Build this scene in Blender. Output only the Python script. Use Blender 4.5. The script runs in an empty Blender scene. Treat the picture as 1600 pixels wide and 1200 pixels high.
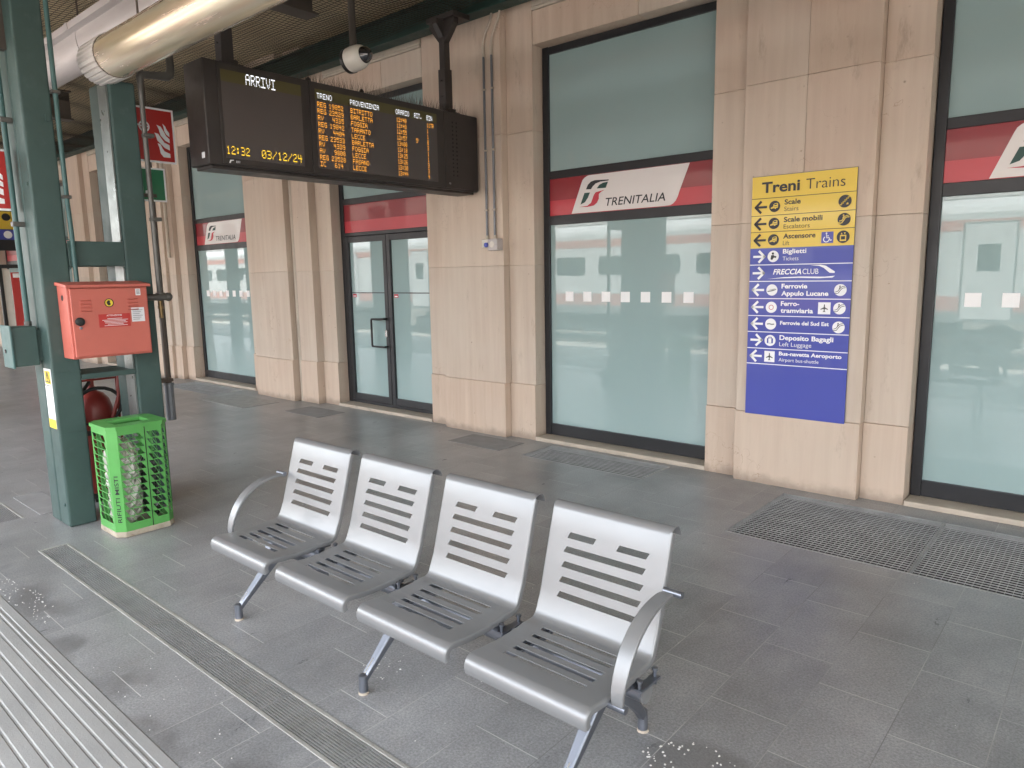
import bpy, bmesh, math, random
from mathutils import Vector, Matrix
random.seed(7)
SC = bpy.context.scene
COL = SC.collection
R = math.radians
PI = math.pi

# ------------------------------------------------------------------ camera
CAM_H = 1.6
yaw, pitch, roll = R(41.0264), R(8.7633), R(-1.0175)
fwd = Vector((-math.sin(yaw)*math.cos(pitch), math.cos(yaw)*math.cos(pitch), -math.sin(pitch)))
rgt = Vector((math.cos(yaw), math.sin(yaw), 0))
upv = rgt.cross(fwd)
r2 = rgt*math.cos(roll) + upv*math.sin(roll)
u2 = -rgt*math.sin(roll) + upv*math.cos(roll)
cd = bpy.data.cameras.new('camera')
cam = bpy.data.objects.new('camera', cd); COL.objects.link(cam)
cd.sensor_width = 36.0
cd.lens = 1114.83/1600*36.0
cd.clip_start = 0.02; cd.clip_end = 2000
M = Matrix.Identity(4)
for i in range(3):
    M[i][0] = r2[i]; M[i][1] = u2[i]; M[i][2] = -fwd[i]
M[2][3] = CAM_H
cam.matrix_world = M
SC.camera = cam

# ------------------------------------------------------------------ sky, sun, exposure
SUN_EL, SUN_AZ = R(60), R(20)          # azimuth measured from +Y towards +X
w = bpy.data.worlds.new('World'); SC.world = w; w.use_nodes = True
nt = w.node_tree; bg = nt.nodes['Background']
sky = nt.nodes.new('ShaderNodeTexSky'); sky.sky_type = 'NISHITA'; sky.sun_disc = False
sky.sun_elevation = SUN_EL; sky.sun_rotation = SUN_AZ
sky.air_density = 1.4; sky.dust_density = 4.0
hs = nt.nodes.new('ShaderNodeHueSaturation'); hs.inputs['Saturation'].default_value = 0.25   # thin cloud
nt.links.new(sky.outputs[0], hs.inputs['Color']); nt.links.new(hs.outputs[0], bg.inputs['Color'])
bg.inputs['Strength'].default_value = 0.15
sd = bpy.data.lights.new('sun', 'SUN'); sd.energy = 0.9; sd.angle = R(12); sd.color = (1.0, 0.93, 0.84)
so = bpy.data.objects.new('sun', sd); COL.objects.link(so)
sdir = Vector((math.sin(SUN_AZ)*math.cos(SUN_EL), math.cos(SUN_AZ)*math.cos(SUN_EL), math.sin(SUN_EL)))
so.rotation_euler = sdir.to_track_quat('Z', 'Y').to_euler(); so.location = (0, 0, 30)
vs = SC.view_settings
SC.display_settings.display_device = 'sRGB'
vs.view_transform = 'Standard'; vs.look = 'None'; vs.gamma = 1.0; vs.exposure = 3.82
SC.cycles.use_denoising = True
SC.cycles.max_bounces = 12; SC.cycles.diffuse_bounces = 6; SC.cycles.glossy_bounces = 5
SC.cycles.sample_clamp_indirect = 8.0

# ------------------------------------------------------------------ materials
def newmat(name):
    m = bpy.data.materials.new(name); m.use_nodes = True
    return m, m.node_tree, m.node_tree.nodes['Principled BSDF']
class NG:
    """tiny node helper"""
    def __init__(s, nt): s.nt = nt
    def n(s, t, **kw):
        x = s.nt.nodes.new(t)
        for k, v in kw.items(): setattr(x, k, v)
        return x
    def l(s, a, b): s.nt.links.new(a, b)
    def math(s, op, a, b=None, c=None):
        x = s.n('ShaderNodeMath', operation=op)
        for i, v in enumerate((a, b, c)):
            if v is None: continue
            if isinstance(v, (int, float)): x.inputs[i].default_value = v
            else: s.l(v, x.inputs[i])
        return x.outputs[0]
    def mix(s, fac, a, b, blend='MIX'):
        x = s.n('ShaderNodeMix', data_type='RGBA', blend_type=blend)
        for sock, v in ((x.inputs[0], fac), (x.inputs[6], a), (x.inputs[7], b)):
            if isinstance(v, (int, float)): sock.default_value = v
            elif isinstance(v, tuple): sock.default_value = (*v, 1) if len(v) == 3 else v
            else: s.l(v, sock)
        return x.outputs[2]
    def noise(s, vec, scale, detail=4, rough=.55):
        x = s.n('ShaderNodeTexNoise'); x.inputs['Scale'].default_value = scale
        x.inputs['Detail'].default_value = detail; x.inputs['Roughness'].default_value = rough
        if vec is not None: s.l(vec, x.inputs['Vector'])
        return x.outputs['Fac']
    def ramp(s, fac, stops):
        x = s.n('ShaderNodeValToRGB'); e = x.color_ramp.elements
        while len(e) < len(stops): e.new(.5)
        for i, (p, c) in enumerate(stops):
            e[i].position = p; e[i].color = (c, c, c, 1) if isinstance(c, (int, float)) else (*c, 1)
        s.l(fac, x.inputs[0]); return x.outputs[0]
    def mapr(s, v, a, b, c, d, smooth=False):
        x = s.n('ShaderNodeMapRange'); x.inputs[1].default_value = a; x.inputs[2].default_value = b
        x.inputs[3].default_value = c; x.inputs[4].default_value = d
        if smooth: x.interpolation_type = 'SMOOTHSTEP'
        s.l(v, x.inputs[0]); return x.outputs[0]
    def coords(s, sx=1, sy=1, sz=1):
        t = s.n('ShaderNodeTexCoord'); m = s.n('ShaderNodeMapping'); m.inputs['Scale'].default_value = (sx, sy, sz)
        s.l(t.outputs['Object'], m.inputs[0]); return m.outputs[0]
    def bump(s, h, strength, dist=.01):
        x = s.n('ShaderNodeBump'); x.inputs['Strength'].default_value = strength; x.inputs['Distance'].default_value = dist
        s.l(h, x.inputs['Height']); return x.outputs[0]

def pbr(name, col, rough=.5, metal=0.0, var=.12, scale=6, bump=0.0, bscale=80, dirt=0.0, dirtcol=(.1, .08, .06), spec=.5, st=(1, 1, 1), rvar=.08):
    m, t, b = newmat(name); g = NG(t)
    v = g.coords(*st)
    n = g.noise(v, scale, 5)
    c = g.mix(g.ramp(n, [(.3, 1-var), (.7, 1+var)]), (0, 0, 0), (0, 0, 0))
    mul = g.n('ShaderNodeMix', data_type='RGBA', blend_type='MULTIPLY'); mul.inputs[0].default_value = 1
    mul.inputs[6].default_value = (*col, 1); g.l(g.ramp(n, [(.3, 1-var), (.7, 1.0)]), mul.inputs[7])
    out = mul.outputs[2]
    if dirt > 0:
        d = g.noise(v, scale*2.7, 8, .7)
        out = g.mix(g.mapr(d, .55, .75, 0, dirt, True), out, dirtcol)
    g.l(out, b.inputs['Base Color'])
    b.inputs['Metallic'].default_value = metal; b.inputs['Specular IOR Level'].default_value = spec
    g.l(g.mapr(g.noise(v, scale*1.7, 4), .3, .7, max(.02, rough-rvar), min(1, rough+rvar)), b.inputs['Roughness'])
    if bump > 0: g.l(g.bump(g.noise(v, bscale, 4), bump, .004), b.inputs['Normal'])
    return m

def emit(name, col, strength):
    m, t, b = newmat(name)
    b.inputs['Base Color'].default_value = (*[c*.3 for c in col], 1)
    b.inputs['Emission Color'].default_value = (*col, 1); b.inputs['Emission Strength'].default_value = strength
    b.inputs['Roughness'].default_value = .6
    return m

def stone_mat():
    m, t, b = newmat('travertine'); g = NG(t)
    vs_ = g.coords(5.5, 5.5, .35); v = g.coords()
    geo = g.n('ShaderNodeNewGeometry'); isl = geo.outputs['Random Per Island']
    streak = g.noise(vs_, 2.2, 7, .6)
    fine = g.noise(g.coords(22, 22, 1.2), 1.6, 6, .65)
    cloud = g.noise(v, 1.1, 4)
    c = g.mix(g.ramp(streak, [(.32, 0.0), (.68, 1.0)]), (.50, .40, .32), (.605, .505, .415))
    c = g.mix(g.ramp(fine, [(.35, 0.0), (.65, .42)]), c, (.515, .40, .325))
    c = g.mix(g.mapr(cloud, .4, .7, 0, .45), c, (.60, .53, .45))
    tint = g.n('ShaderNodeMix', data_type='RGBA', blend_type='MULTIPLY'); tint.inputs[0].default_value = 1
    g.l(c, tint.inputs[6]); g.l(g.ramp(isl, [(0, (.88, .83, .79)), (.35, (1.0, .96, .93)), (.7, (.95, .96, .96)), (1, (1.08, 1.06, 1.03))]), tint.inputs[7])
    c = tint.outputs[2]
    # grime: stains and pits of their own shape
    g1 = g.noise(g.coords(3, 3, .8), 2.5, 9, .72)
    c = g.mix(g.mapr(g1, .57, .76, 0, .5, True), c, (.25, .185, .135))
    vo = g.n('ShaderNodeTexVoronoi'); vo.inputs['Scale'].default_value = 7; g.l(v, vo.inputs['Vector'])
    pit = g.mapr(vo.outputs['Distance'], .0, .075, 1, 0)
    pitm = g.math('MULTIPLY', pit, g.mapr(g.noise(v, 3, 2), .5, .6, 0, 1))
    c = g.mix(g.math('MULTIPLY', pitm, .75), c, (.12, .08, .06))
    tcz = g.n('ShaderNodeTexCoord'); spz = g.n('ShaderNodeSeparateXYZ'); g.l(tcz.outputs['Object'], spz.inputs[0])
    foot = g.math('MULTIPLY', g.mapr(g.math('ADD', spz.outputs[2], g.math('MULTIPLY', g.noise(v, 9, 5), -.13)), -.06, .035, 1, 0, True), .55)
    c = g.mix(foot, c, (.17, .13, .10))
    wv = g.n('ShaderNodeTexVoronoi', feature='DISTANCE_TO_EDGE'); wv.inputs['Scale'].default_value = 1.6
    dv = g.n('ShaderNodeVectorMath', operation='ADD'); nz = g.n('ShaderNodeTexNoise'); nz.inputs['Scale'].default_value = 5; nz.inputs['Detail'].default_value = 6; g.l(v, nz.inputs['Vector'])
    g.l(v, dv.inputs[0]); g.l(nz.outputs['Color'], dv.inputs[1]); g.l(dv.outputs[0], wv.inputs['Vector'])
    crk = g.math('MULTIPLY', g.mapr(wv.outputs['Distance'], .0, .006, 1, 0), g.mapr(g.noise(v, 1.4, 3), .56, .64, 0, .7))
    c = g.mix(crk, c, (.24, .15, .09))
    g.l(c, b.inputs['Base Color'])
    b.inputs['Roughness'].default_value = .62; b.inputs['Specular IOR Level'].default_value = .35
    hgt = g.math('ADD', g.math('MULTIPLY', fine, .5), g.math('MULTIPLY', pitm, -1.2))
    g.l(g.bump(hgt, .35, .004), b.inputs['Normal'])
    return m

def floor_mat():
    m, t, b = newmat('floor_tiles'); g = NG(t)
    tc = g.n('ShaderNodeTexCoord'); sp = g.n('ShaderNodeSeparateXYZ'); g.l(tc.outputs['Object'], sp.inputs[0])
    X, Y = sp.outputs[0], sp.outputs[1]
    rowf = g.math('DIVIDE', g.math('ADD', X, 1.085+28.4), .284)
    row = g.math('FLOOR', rowf); fr = g.math('FRACT', rowf)
    jit = g.n('ShaderNodeTexWhiteNoise', noise_dimensions='1D'); g.l(row, jit.inputs['W'])
    u = g.math('ADD', Y, g.math('MULTIPLY', row, .1733))
    u = g.math('DIVIDE', g.math('ADD', u, 10.4-2.373-100*.1733 + 52*5), .522)
    colid = g.math('FLOOR', u); fu = g.math('FRACT', u)
    dx = g.math('MULTIPLY', g.math('MINIMUM', fr, g.math('SUBTRACT', 1, fr)), .284)
    dy = g.math('MULTIPLY', g.math('MINIMUM', fu, g.math('SUBTRACT', 1, fu)), .522)
    wn = g.n('ShaderNodeTexWhiteNoise', noise_dimensions='2D'); cb = g.n('ShaderNodeCombineXYZ'); g.l(row, cb.inputs[0]); g.l(colid, cb.inputs[1]); g.l(cb.outputs[0], wn.inputs['Vector'])
    v = g.coords()
    n1 = g.noise(v, 2.2, 6, .6); n2 = g.noise(g.coords(1, .35, 1), 14, 6, .65); n3 = g.noise(v, 110, 4, .75)
    base = g.mix(wn.outputs['Value'], (.222, .225, .230), (.285, .287, .290))
    base = g.mix(g.mapr(n2, .35, .65, 0, .55), base, (.325, .325, .326))
    mulA = g.mix(1.0, base, g.ramp(n1, [(.3, .78), (.7, 1.15)]), 'MULTIPLY')
    mulB = g.mix(1.0, mulA, g.ramp(n3, [(.3, .62), (.7, 1.38)]), 'MULTIPLY')
    # damp/dirty smudges along the ribbed strip and the round dark stain
    band = g.mapr(g.math('ABSOLUTE', g.math('SUBTRACT', Y, .97)), .02, .17, 1, 0, True)
    sm = g.math('MULTIPLY', band, g.mapr(g.noise(v, 2.1, 4), .47, .60, 0, .62, True))
    xs = g.math('ADD', X, .93); ys = g.math('SUBTRACT', Y, 1.95)
    d2 = g.math('SQRT', g.math('ADD', g.math('MULTIPLY', xs, xs), g.math('MULTIPLY', ys, ys)))
    d2 = g.math('ADD', d2, g.math('MULTIPLY', g.math('SUBTRACT', n1, .5), .12))
    st = g.mapr(d2, .13, .20, .55, 0, True)
    c = g.mix(sm, mulB, (.11, .108, .107)); c = g.mix(st, c, (.11, .105, .10))
    # grout: pale across, darker along the courses
    gx = g.mapr(dx, .0009, .0022, 1, 0); gy = g.mapr(dy, .0012, .0026, 1, 0)
    gl = g.mapr(g.noise(v, 1.3, 3), .42, .6, .1, .8)
    gcol = g.mix(gl, (.10, .097, .093), (.50, .49, .47))
    c = g.mix(g.math('MULTIPLY', gx, .8), c, gcol)
    c = g.mix(g.math('MULTIPLY', gy, g.mapr(g.noise(v, 1.9, 2), .35, .55, .4, .8)), c, (.55, .54, .52))
    g.l(c, b.inputs['Base Color'])
    g.l(g.mapr(n2, .3, .7, .27, .42), b.inputs['Roughness']); b.inputs['Specular IOR Level'].default_value = .5
    h = g.math('SUBTRACT', g.math('MULTIPLY', g.noise(v, 45, 4), .25), g.math('MAXIMUM', gx, gy))
    h = g.math('ADD', h, g.math('MULTIPLY', wn.outputs['Value'], .5))
    g.l(g.bump(h, .25, .003), b.inputs['Normal'])
    return m

def film_mat():
    m, t, b = newmat('frosted_film_glass'); g = NG(t)
    v = g.coords()
    n = g.noise(v, .7, 3)
    g.l(g.mix(g.mapr(n, .3, .7, 0, 1), (.30, .405, .40), (.33, .435, .43)), b.inputs['Base Color'])
    b.inputs['Roughness'].default_value = .6; b.inputs['Specular IOR Level'].default_value = 0.0
    b.inputs['Coat Weight'].default_value = 1.0; b.inputs['Coat Roughness'].default_value = .006; b.inputs['Coat IOR'].default_value = 1.64
    g.l(g.bump(g.noise(v, 1.2, 2), .012, .02), b.inputs['Coat Normal'])
    return m

def plain(name, col, rough=.5, metal=0, spec=.5, coat=0):
    m, t, b = newmat(name)
    b.inputs['Base Color'].default_value = (*col, 1); b.inputs['Roughness'].default_value = rough
    b.inputs['Metallic'].default_value = metal; b.inputs['Specular IOR Level'].default_value = spec
    b.inputs['Coat Weight'].default_value = coat; b.inputs['Coat Roughness'].default_value = .05
    return m

def gold_mat():
    m, t, b = newmat('gold_tube_metal'); g = NG(t)
    n = g.noise(g.coords(.18, 9, 9), 2.0, 5); n2 = g.noise(g.coords(.5, 7, 7), 2.6, 6, .7); n3 = g.noise(g.coords(), 1.1, 3)
    c = g.mix(g.ramp(n, [(.35, 0.0), (.65, 1.0)]), (.74, .60, .40), (.88, .80, .64))
    c = g.mix(g.mapr(n2, .48, .62, 0, .55), c, (.74, .56, .48))
    c = g.mix(g.mapr(n3, .45, .65, 0, .4), c, (.58, .60, .50))
    g.l(c, b.inputs['Base Color']); b.inputs['Metallic'].default_value = .6
    g.l(g.mapr(n2, .3, .7, .16, .30), b.inputs['Roughness'])
    g.l(g.bump(n, .08, .012), b.inputs['Normal'])
    return m

MT = {}
MT['stone'] = stone_mat()
MT['tiles'] = floor_mat()
MT['film'] = film_mat()
MT['rib'] = pbr('ribbed_paving', (.34, .337, .328), .6, 0, .16, 3, .25, 120, .35, (.2, .19, .18))
MT['sill'] = pbr('sill_stone', (.50, .43, .35), .6, 0, .2, 5, .2, 60, .5, (.22, .17, .13))
MT['plaster'] = pbr('plaster', (.52, .46, .38), .8, 0, .2, 6, .4, 40, .5, (.3, .24, .18))
MT['frame'] = pbr('dark_frame', (.018, .019, .022), .42, 0, .2, 5)
MT['redband'] = plain('red_print_light', (.50, .045, .06), .35, coat=.35)
MT['redband2'] = plain('red_print_dark', (.26, .022, .03), .35, coat=.35)
MT['white'] = plain('white_print', (.72, .68, .66), .4, coat=.3)
MT['whitesq'] = plain('white_sticker', (.85, .85, .84), .5)
MT['ink'] = plain('black_print', (.015, .017, .02), .5)
MT['greenink'] = plain('dark_green_print', (.012, .06, .05), .45)
MT['redink'] = plain('red_print', (.50, .03, .05), .45)
MT['beam'] = pbr('beam_green', (.012, .045, .038), .55, 0, .3, 4, .1, 50, .4, (.04, .035, .03))
MT['ceil'] = pbr('ceiling_boards', (.54, .44, .285), .8, 0, .25, 2.5, .2, 30, .5, (.22, .16, .1), st=(.4, 3, 1))
MT['ceilbeam'] = pbr('ceiling_beam', (.075, .06, .048), .7, 0, .3, 4, .1, 50)
MT['net'] = pbr('net_cord', (.035, .026, .018), .8, 0, .2, 5)
MT['colgreen'] = pbr('column_green_paint', (.055, .095, .087), .52, 0, .22, 3.5, .15, 45, .30, (.11, .14, .13), spec=.35)
MT['galv'] = pbr('galvanised', (.24, .265, .26), .34, .7, .3, 9, .15, 60, .4, (.2, .2, .17))
MT['pipegrey'] = pbr('grey_pipe', (.12, .115, .105), .45, .35, .25, 8, .1, 60, .5, (.06, .045, .035))
MT['pipebrown'] = pbr('brown_pipe', (.10, .075, .06), .5, .2, .3, 8, .1, 60, .4, (.05, .03, .02))
MT['conduit'] = pbr('conduit_green', (.055, .125, .12), .5, 0, .2, 6)
MT['steelc'] = pbr('conduit_grey', (.20, .21, .23), .4, .5, .2, 6)
MT['trunk'] = pbr('trunking_grey', (.50, .46, .45), .5, .2, .18, 3, .1, 30, .35, (.25, .2, .17), st=(.5, 4, 4))
MT['gold'] = gold_mat()
MT['flute'] = pbr('fluted_cap', (.62, .58, .55), .5, 0, .12, 6, 0, 30, .3, (.3, .22, .15))
MT['board'] = pbr('board_housing', (.042, .034, .031), .45, 0, .2, 5, .05, 60)
MT['screen'] = plain('led_screen', (.085, .070, .066), .35, coat=.25)
MT['screenband'] = plain('led_screen_band', (.095, .08, .03), .35, coat=.25)
MT['amber'] = emit('led_amber', (1.0, .40, .04), .125)
MT['yellow'] = emit('led_yellow', (1.0, .62, .03), .11)
MT['ledwhite'] = emit('led_white', (.92, .94, 1.0), .115)
MT['redpaint'] = pbr('red_cabinet_paint', (.53, .135, .10), .48, 0, .10, 4, .03, 60, .45, (.40, .13, .10))
MT['extred'] = pbr('extinguisher_red', (.22, .024, .018), .42, 0, .2, 4)
MT['rubber'] = pbr('black_rubber', (.018, .018, .018), .6, 0, .2, 6)
MT['black'] = plain('black_plastic', (.015, .015, .015), .4)
MT['paper'] = pbr('paper_label', (.70, .70, .72), .6, 0, .08, 20)
MT['yellowst'] = plain('yellow_sticker', (.75, .55, .04), .5)
MT['brass'] = pbr('brass', (.22, .15, .07), .4, .8, .3, 9)
MT['bin'] = pbr('green_bin_paint', (.095, .35, .080), .45, 0, .15, 5, .03, 60, .35, (.11, .26, .09))
MT['rust'] = pbr('rusty_base', (.46, .40, .31), .85, 0, .4, 12, .4, 60, 1.0, (.17, .06, .03))
MT['silver'] = pbr('silver_paint', (.235, .24, .245), .33, .32, .04, 3, 0, 300, 0, rvar=.03)
MT['castalu'] = pbr('cast_aluminium', (.22, .235, .27), .36, .8, .1, 6)
MT['chrome'] = plain('bright_metal', (.72, .72, .72), .22, 1)
MT['signyellow'] = plain('sign_yellow', (.72, .50, .045), .4, coat=.3)
MT['signblue'] = plain('sign_blue', (.045, .062, .36), .4, coat=.3)
MT['signwhite'] = plain('sign_white', (.85, .85, .86), .45)
MT['signink'] = plain('sign_ink', (.018, .018, .022), .45)
MT['signred'] = plain('sign_red', (.45, .03, .025), .45, coat=.2)
MT['signgreen'] = plain('sign_green', (.02, .17, .075), .45, coat=.2)
MT['camwhite'] = pbr('camera_white', (.66, .62, .55), .4, 0, .1, 6)
MT['dome'] = plain('smoked_dome', (.015, .015, .018), .04, 0, .8, 1)
MT['grate'] = pbr('galvanised_grate', (.36, .36, .355), .5, .2, .3, 9)
MT['gratepale'] = pbr('steel_drain', (.30, .30, .295), .45, .15, .25, 9, 0, 50, .4, (.12, .11, .1))
MT['draineedge'] = pbr('drain_edge', (.40, .395, .365), .6, .2, .3, 7, .1, 60, .4, (.15, .14, .1))
MT['pit'] = pbr('pit_dark', (.018, .017, .016), .9, 0, .2, 5)
MT['mat'] = pbr('dark_mat', (.27, .267, .265), .8, 0, .2, 9, .3, 200)
MT['chip'] = plain('white_chip', (.75, .74, .72), .6)
MT['ballast'] = pbr('ballast', (.36, .33, .29), .9, 0, .4, 30, .8, 25)
MT['concrete'] = pbr('concrete', (.42, .40, .37), .85, 0, .2, 4, .3, 40)
MT['rail'] = pbr('rail_steel', (.16, .11, .08), .5, .6, .3, 8)
MT['coachwhite'] = pbr('coach_white', (.43, .44, .44), .35, 0, .08, 2)
MT['coachred'] = pbr('coach_red', (.40, .17, .14), .35, 0, .1, 2)
MT['coachgrey'] = pbr('coach_grey', (.14, .15, .15), .5, 0, .15, 2)
MT['coachglass'] = plain('coach_glass', (.02, .03, .03), .1)
MT['under'] = pbr('underframe', (.03, .028, .026), .8, 0, .3, 5)
MT['farwall'] = pbr('far_wall', (.34, .30, .25), .8, 0, .2, 1.5)
MT['bag'] = pbr('bag_film', (.58, .56, .50), .3, 0, .35, 14, .6, 25, .6, (.12, .11, .09), spec=.8)
MT['darkbag'] = pbr('dark_bag_film', (.03, .035, .03), .3, 0, .4, 12, .5, 30, spec=.7)
MT['ground'] = pbr('ground_soil', (.25, .23, .20), .9, 0, .3, .5)

# ------------------------------------------------------------------ mesh helpers
def rootloc(p):
    while p.parent: p = p.parent
    return Vector(p.location)

class MB:
    def __init__(s): s.v = []; s.f = []
    def add(s, vs, fs):
        k = len(s.v); s.v += [tuple(v) for v in vs]; s.f += [tuple(i+k for i in f) for f in fs]; return s
    def box(s, x0, x1, y0, y1, z0, z1):
        if x0 > x1: x0, x1 = x1, x0
        if y0 > y1: y0, y1 = y1, y0
        if z0 > z1: z0, z1 = z1, z0
        return s.add([(x0,y0,z0),(x1,y0,z0),(x1,y1,z0),(x0,y1,z0),(x0,y0,z1),(x1,y0,z1),(x1,y1,z1),(x0,y1,z1)],
              [(0,3,2,1),(4,5,6,7),(0,1,5,4),(1,2,6,5),(2,3,7,6),(3,0,4,7)])
    def quad(s, a, b, c, d): return s.add([a, b, c, d], [(0, 1, 2, 3)])
    def poly(s, pts): return s.add(pts, [tuple(range(len(pts)))])
    def prism(s, pts, off):
        """polygon pts (3d) extruded by vector off"""
        n = len(pts); off = Vector(off)
        vs = [Vector(p) for p in pts] + [Vector(p)+off for p in pts]
        fs = [tuple(range(n-1, -1, -1)), tuple(range(n, 2*n))] + [(i, (i+1) % n, (i+1) % n+n, i+n) for i in range(n)]
        return s.add(vs, fs)
    def tube(s, path, r, n=12, caps=True):
        P = [Vector(p) for p in path]; rr = r if isinstance(r, (list, tuple)) else [r]*len(P)
        prev = None; vs = []
        for i, p in enumerate(P):
            if i == 0: d = P[1]-P[0]
            elif i == len(P)-1: d = P[-1]-P[-2]
            else: d = (P[i+1]-P[i]).normalized() + (P[i]-P[i-1]).normalized()
            d.normalize()
            if prev is None:
                a = d.cross(Vector((0, 0, 1)))
                if a.length < 1e-3: a = d.cross(Vector((0, 1, 0)))
            else: a = prev - d*prev.dot(d)
            a.normalize(); prev = a; b = d.cross(a)
            for k in range(n):
                t = 2*PI*k/n; vs.append(p + (a*math.cos(t)+b*math.sin(t))*rr[i])
        fs = []
        for i in range(len(P)-1):
            for k in range(n):
                fs.append((i*n+k, i*n+(k+1) % n, (i+1)*n+(k+1) % n, (i+1)*n+k))
        if caps: fs += [tuple(range(n-1, -1, -1)), tuple((len(P)-1)*n+k for k in range(n))]
        return s.add(vs, fs)
    def lathe(s, c, prof, n=24, axis=(0, 0, 1)):
        """prof: list of (radius, height along axis)"""
        ax = Vector(axis).normalized(); a = ax.cross(Vector((1, 0, 0)))
        if a.length < .1: a = ax.cross(Vector((0, 1, 0)))
        a.normalize(); b = ax.cross(a); c = Vector(c); vs = []
        for r, h in prof:
            for k in range(n):
                t = 2*PI*k/n; vs.append(c + ax*h + (a*math.cos(t)+b*math.sin(t))*max(r, 1e-4))
        fs = []
        for i in range(len(prof)-1):
            for k in range(n): fs.append((i*n+k, i*n+(k+1) % n, (i+1)*n+(k+1) % n, (i+1)*n+k))
        fs += [tuple(range(n-1, -1, -1)), tuple((len(prof)-1)*n+k for k in range(n))]
        return s.add(vs, fs)
    def sweep(s, path, sizes, side=(1, 0, 0)):
        """rectangular section swept along path; sizes (w along side, h)"""
        P = [Vector(p) for p in path]; sd_ = Vector(side); vs = []
        for i, p in enumerate(P):
            d = (P[min(i+1, len(P)-1)]-P[max(i-1, 0)]).normalized(); nn = d.cross(sd_).normalized()
            w_, h_ = sizes[i] if isinstance(sizes, list) else sizes
            for a, b in ((-1,-1),(1,-1),(1,1),(-1,1)): vs.append(p + sd_*a*w_/2 + nn*b*h_/2)
        fs = []
        for i in range(len(P)-1):
            for k in range(4): fs.append((i*4+k, i*4+(k+1) % 4, (i+1)*4+(k+1) % 4, (i+1)*4+k))
        fs += [(3, 2, 1, 0), tuple((len(P)-1)*4+k for k in range(4))]
        return s.add(vs, fs)
    def pieces(s):
        """split into groups of connected faces whose boxes touch"""
        par = list(range(len(s.v)))
        def find(i):
            while par[i] != i: par[i] = par[par[i]]; i = par[i]
            return i
        for f in s.f:
            for i in f[1:]: par[find(i)] = find(f[0])
        comp = {}
        for f in s.f: comp.setdefault(find(f[0]), []).append(f)
        items = []
        for fs in comp.values():
            ids = {i for f in fs for i in f}; c = [[s.v[i][k] for i in ids] for k in range(3)]
            items.append([[min(q)-.0015 for q in c], [max(q)+.0015 for q in c], fs])
        merged = True
        while merged:
            merged = False
            for i in range(len(items)):
                for j in range(i+1, len(items)):
                    A, B_ = items[i], items[j]
                    if all(A[0][k] <= B_[1][k] and B_[0][k] <= A[1][k] for k in range(3)):
                        items[i] = [[min(A[0][k], B_[0][k]) for k in range(3)], [max(A[1][k], B_[1][k]) for k in range(3)], A[2]+B_[2]]
                        del items[j]; merged = True; break
                if merged: break
        out = []
        for it in items:
            m = MB(); mp = {}
            for f in it[2]:
                for i in f:
                    if i not in mp: mp[i] = len(m.v); m.v.append(s.v[i])
                m.f.append(tuple(mp[i] for i in f))
            out.append(m)
        return out
    def each(s, name, mat, parent, **kw): return [m.build(name, mat, parent, **kw) for m in s.pieces()]
    def build(s, name, mat, parent=None, smooth=None, bevel=0, seg=2, loc=None, label=None, cat=None, group=None, kind=None, solid=0):
        if parent is not None: L = rootloc(parent)
        elif loc is not None: L = Vector(loc)
        else:
            xs = [v[0] for v in s.v]; ys = [v[1] for v in s.v]; zs = [v[2] for v in s.v]
            L = Vector(((min(xs)+max(xs))/2, (min(ys)+max(ys))/2, min(zs)))
        me = bpy.data.meshes.new(name)
        me.from_pydata([(v[0]-L.x, v[1]-L.y, v[2]-L.z) for v in s.v], [], s.f)
        bm = bmesh.new(); bm.from_mesh(me); bmesh.ops.recalc_face_normals(bm, faces=bm.faces); bm.to_mesh(me); bm.free()
        me.update()
        o = bpy.data.objects.new(name, me); COL.objects.link(o)
        me.materials.append(MT[mat] if isinstance(mat, str) else mat)
        if parent is not None: o.parent = parent
        else: o.location = L
        if smooth:
            for p in me.polygons: p.use_smooth = True
            me.set_sharp_from_angle(angle=R(smooth))
        if solid:
            md = o.modifiers.new('thick', 'SOLIDIFY'); md.thickness = solid; md.offset = 0
            if smooth: md = o.modifiers.new('split', 'EDGE_SPLIT'); md.split_angle = R(smooth)
        if bevel:
            md = o.modifiers.new('bevel', 'BEVEL'); md.width = bevel; md.segments = seg; md.limit_method = 'ANGLE'; md.angle_limit = R(40)
        tag(o, label, cat, group, kind)
        return o

def tag(o, label=None, cat=None, group=None, kind=None):
    if label: o['label'] = label
    if cat: o['category'] = cat
    if group: o['group'] = group
    if kind: o['kind'] = kind
    return o
def thing(name, label, cat, loc, group=None):
    o = bpy.data.objects.new(name, None); COL.objects.link(o); o.location = loc; o.empty_display_size = .2
    return tag(o, label, cat, group)
def struct(mb, name, mat, **kw): return mb.build(name, mat, loc=(0, 0, 0), kind='structure', **kw)
def copy_tree(o, parent=None):
    c = o.copy(); COL.objects.link(c)
    if parent is not None: c.parent = parent
    for ch in list(o.children): copy_tree(ch, c)
    return c

# planar drawing: a frame maps (a, b, n) to the world
class Fr:
    def __init__(s, o, r, u, n): s.o, s.r, s.u, s.n = Vector(o), Vector(r), Vector(u), Vector(n)
    def p(s, a, b, n=0.0): return s.o + s.r*a + s.u*b + s.n*n
def wallfr(y): return Fr((0, y, 0), (1, 0, 0), (0, 0, 1), (0, -1, 0))
def xfr(x): return Fr((x, 0, 0), (0, 1, 0), (0, 0, 1), (1, 0, 0))

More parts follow.
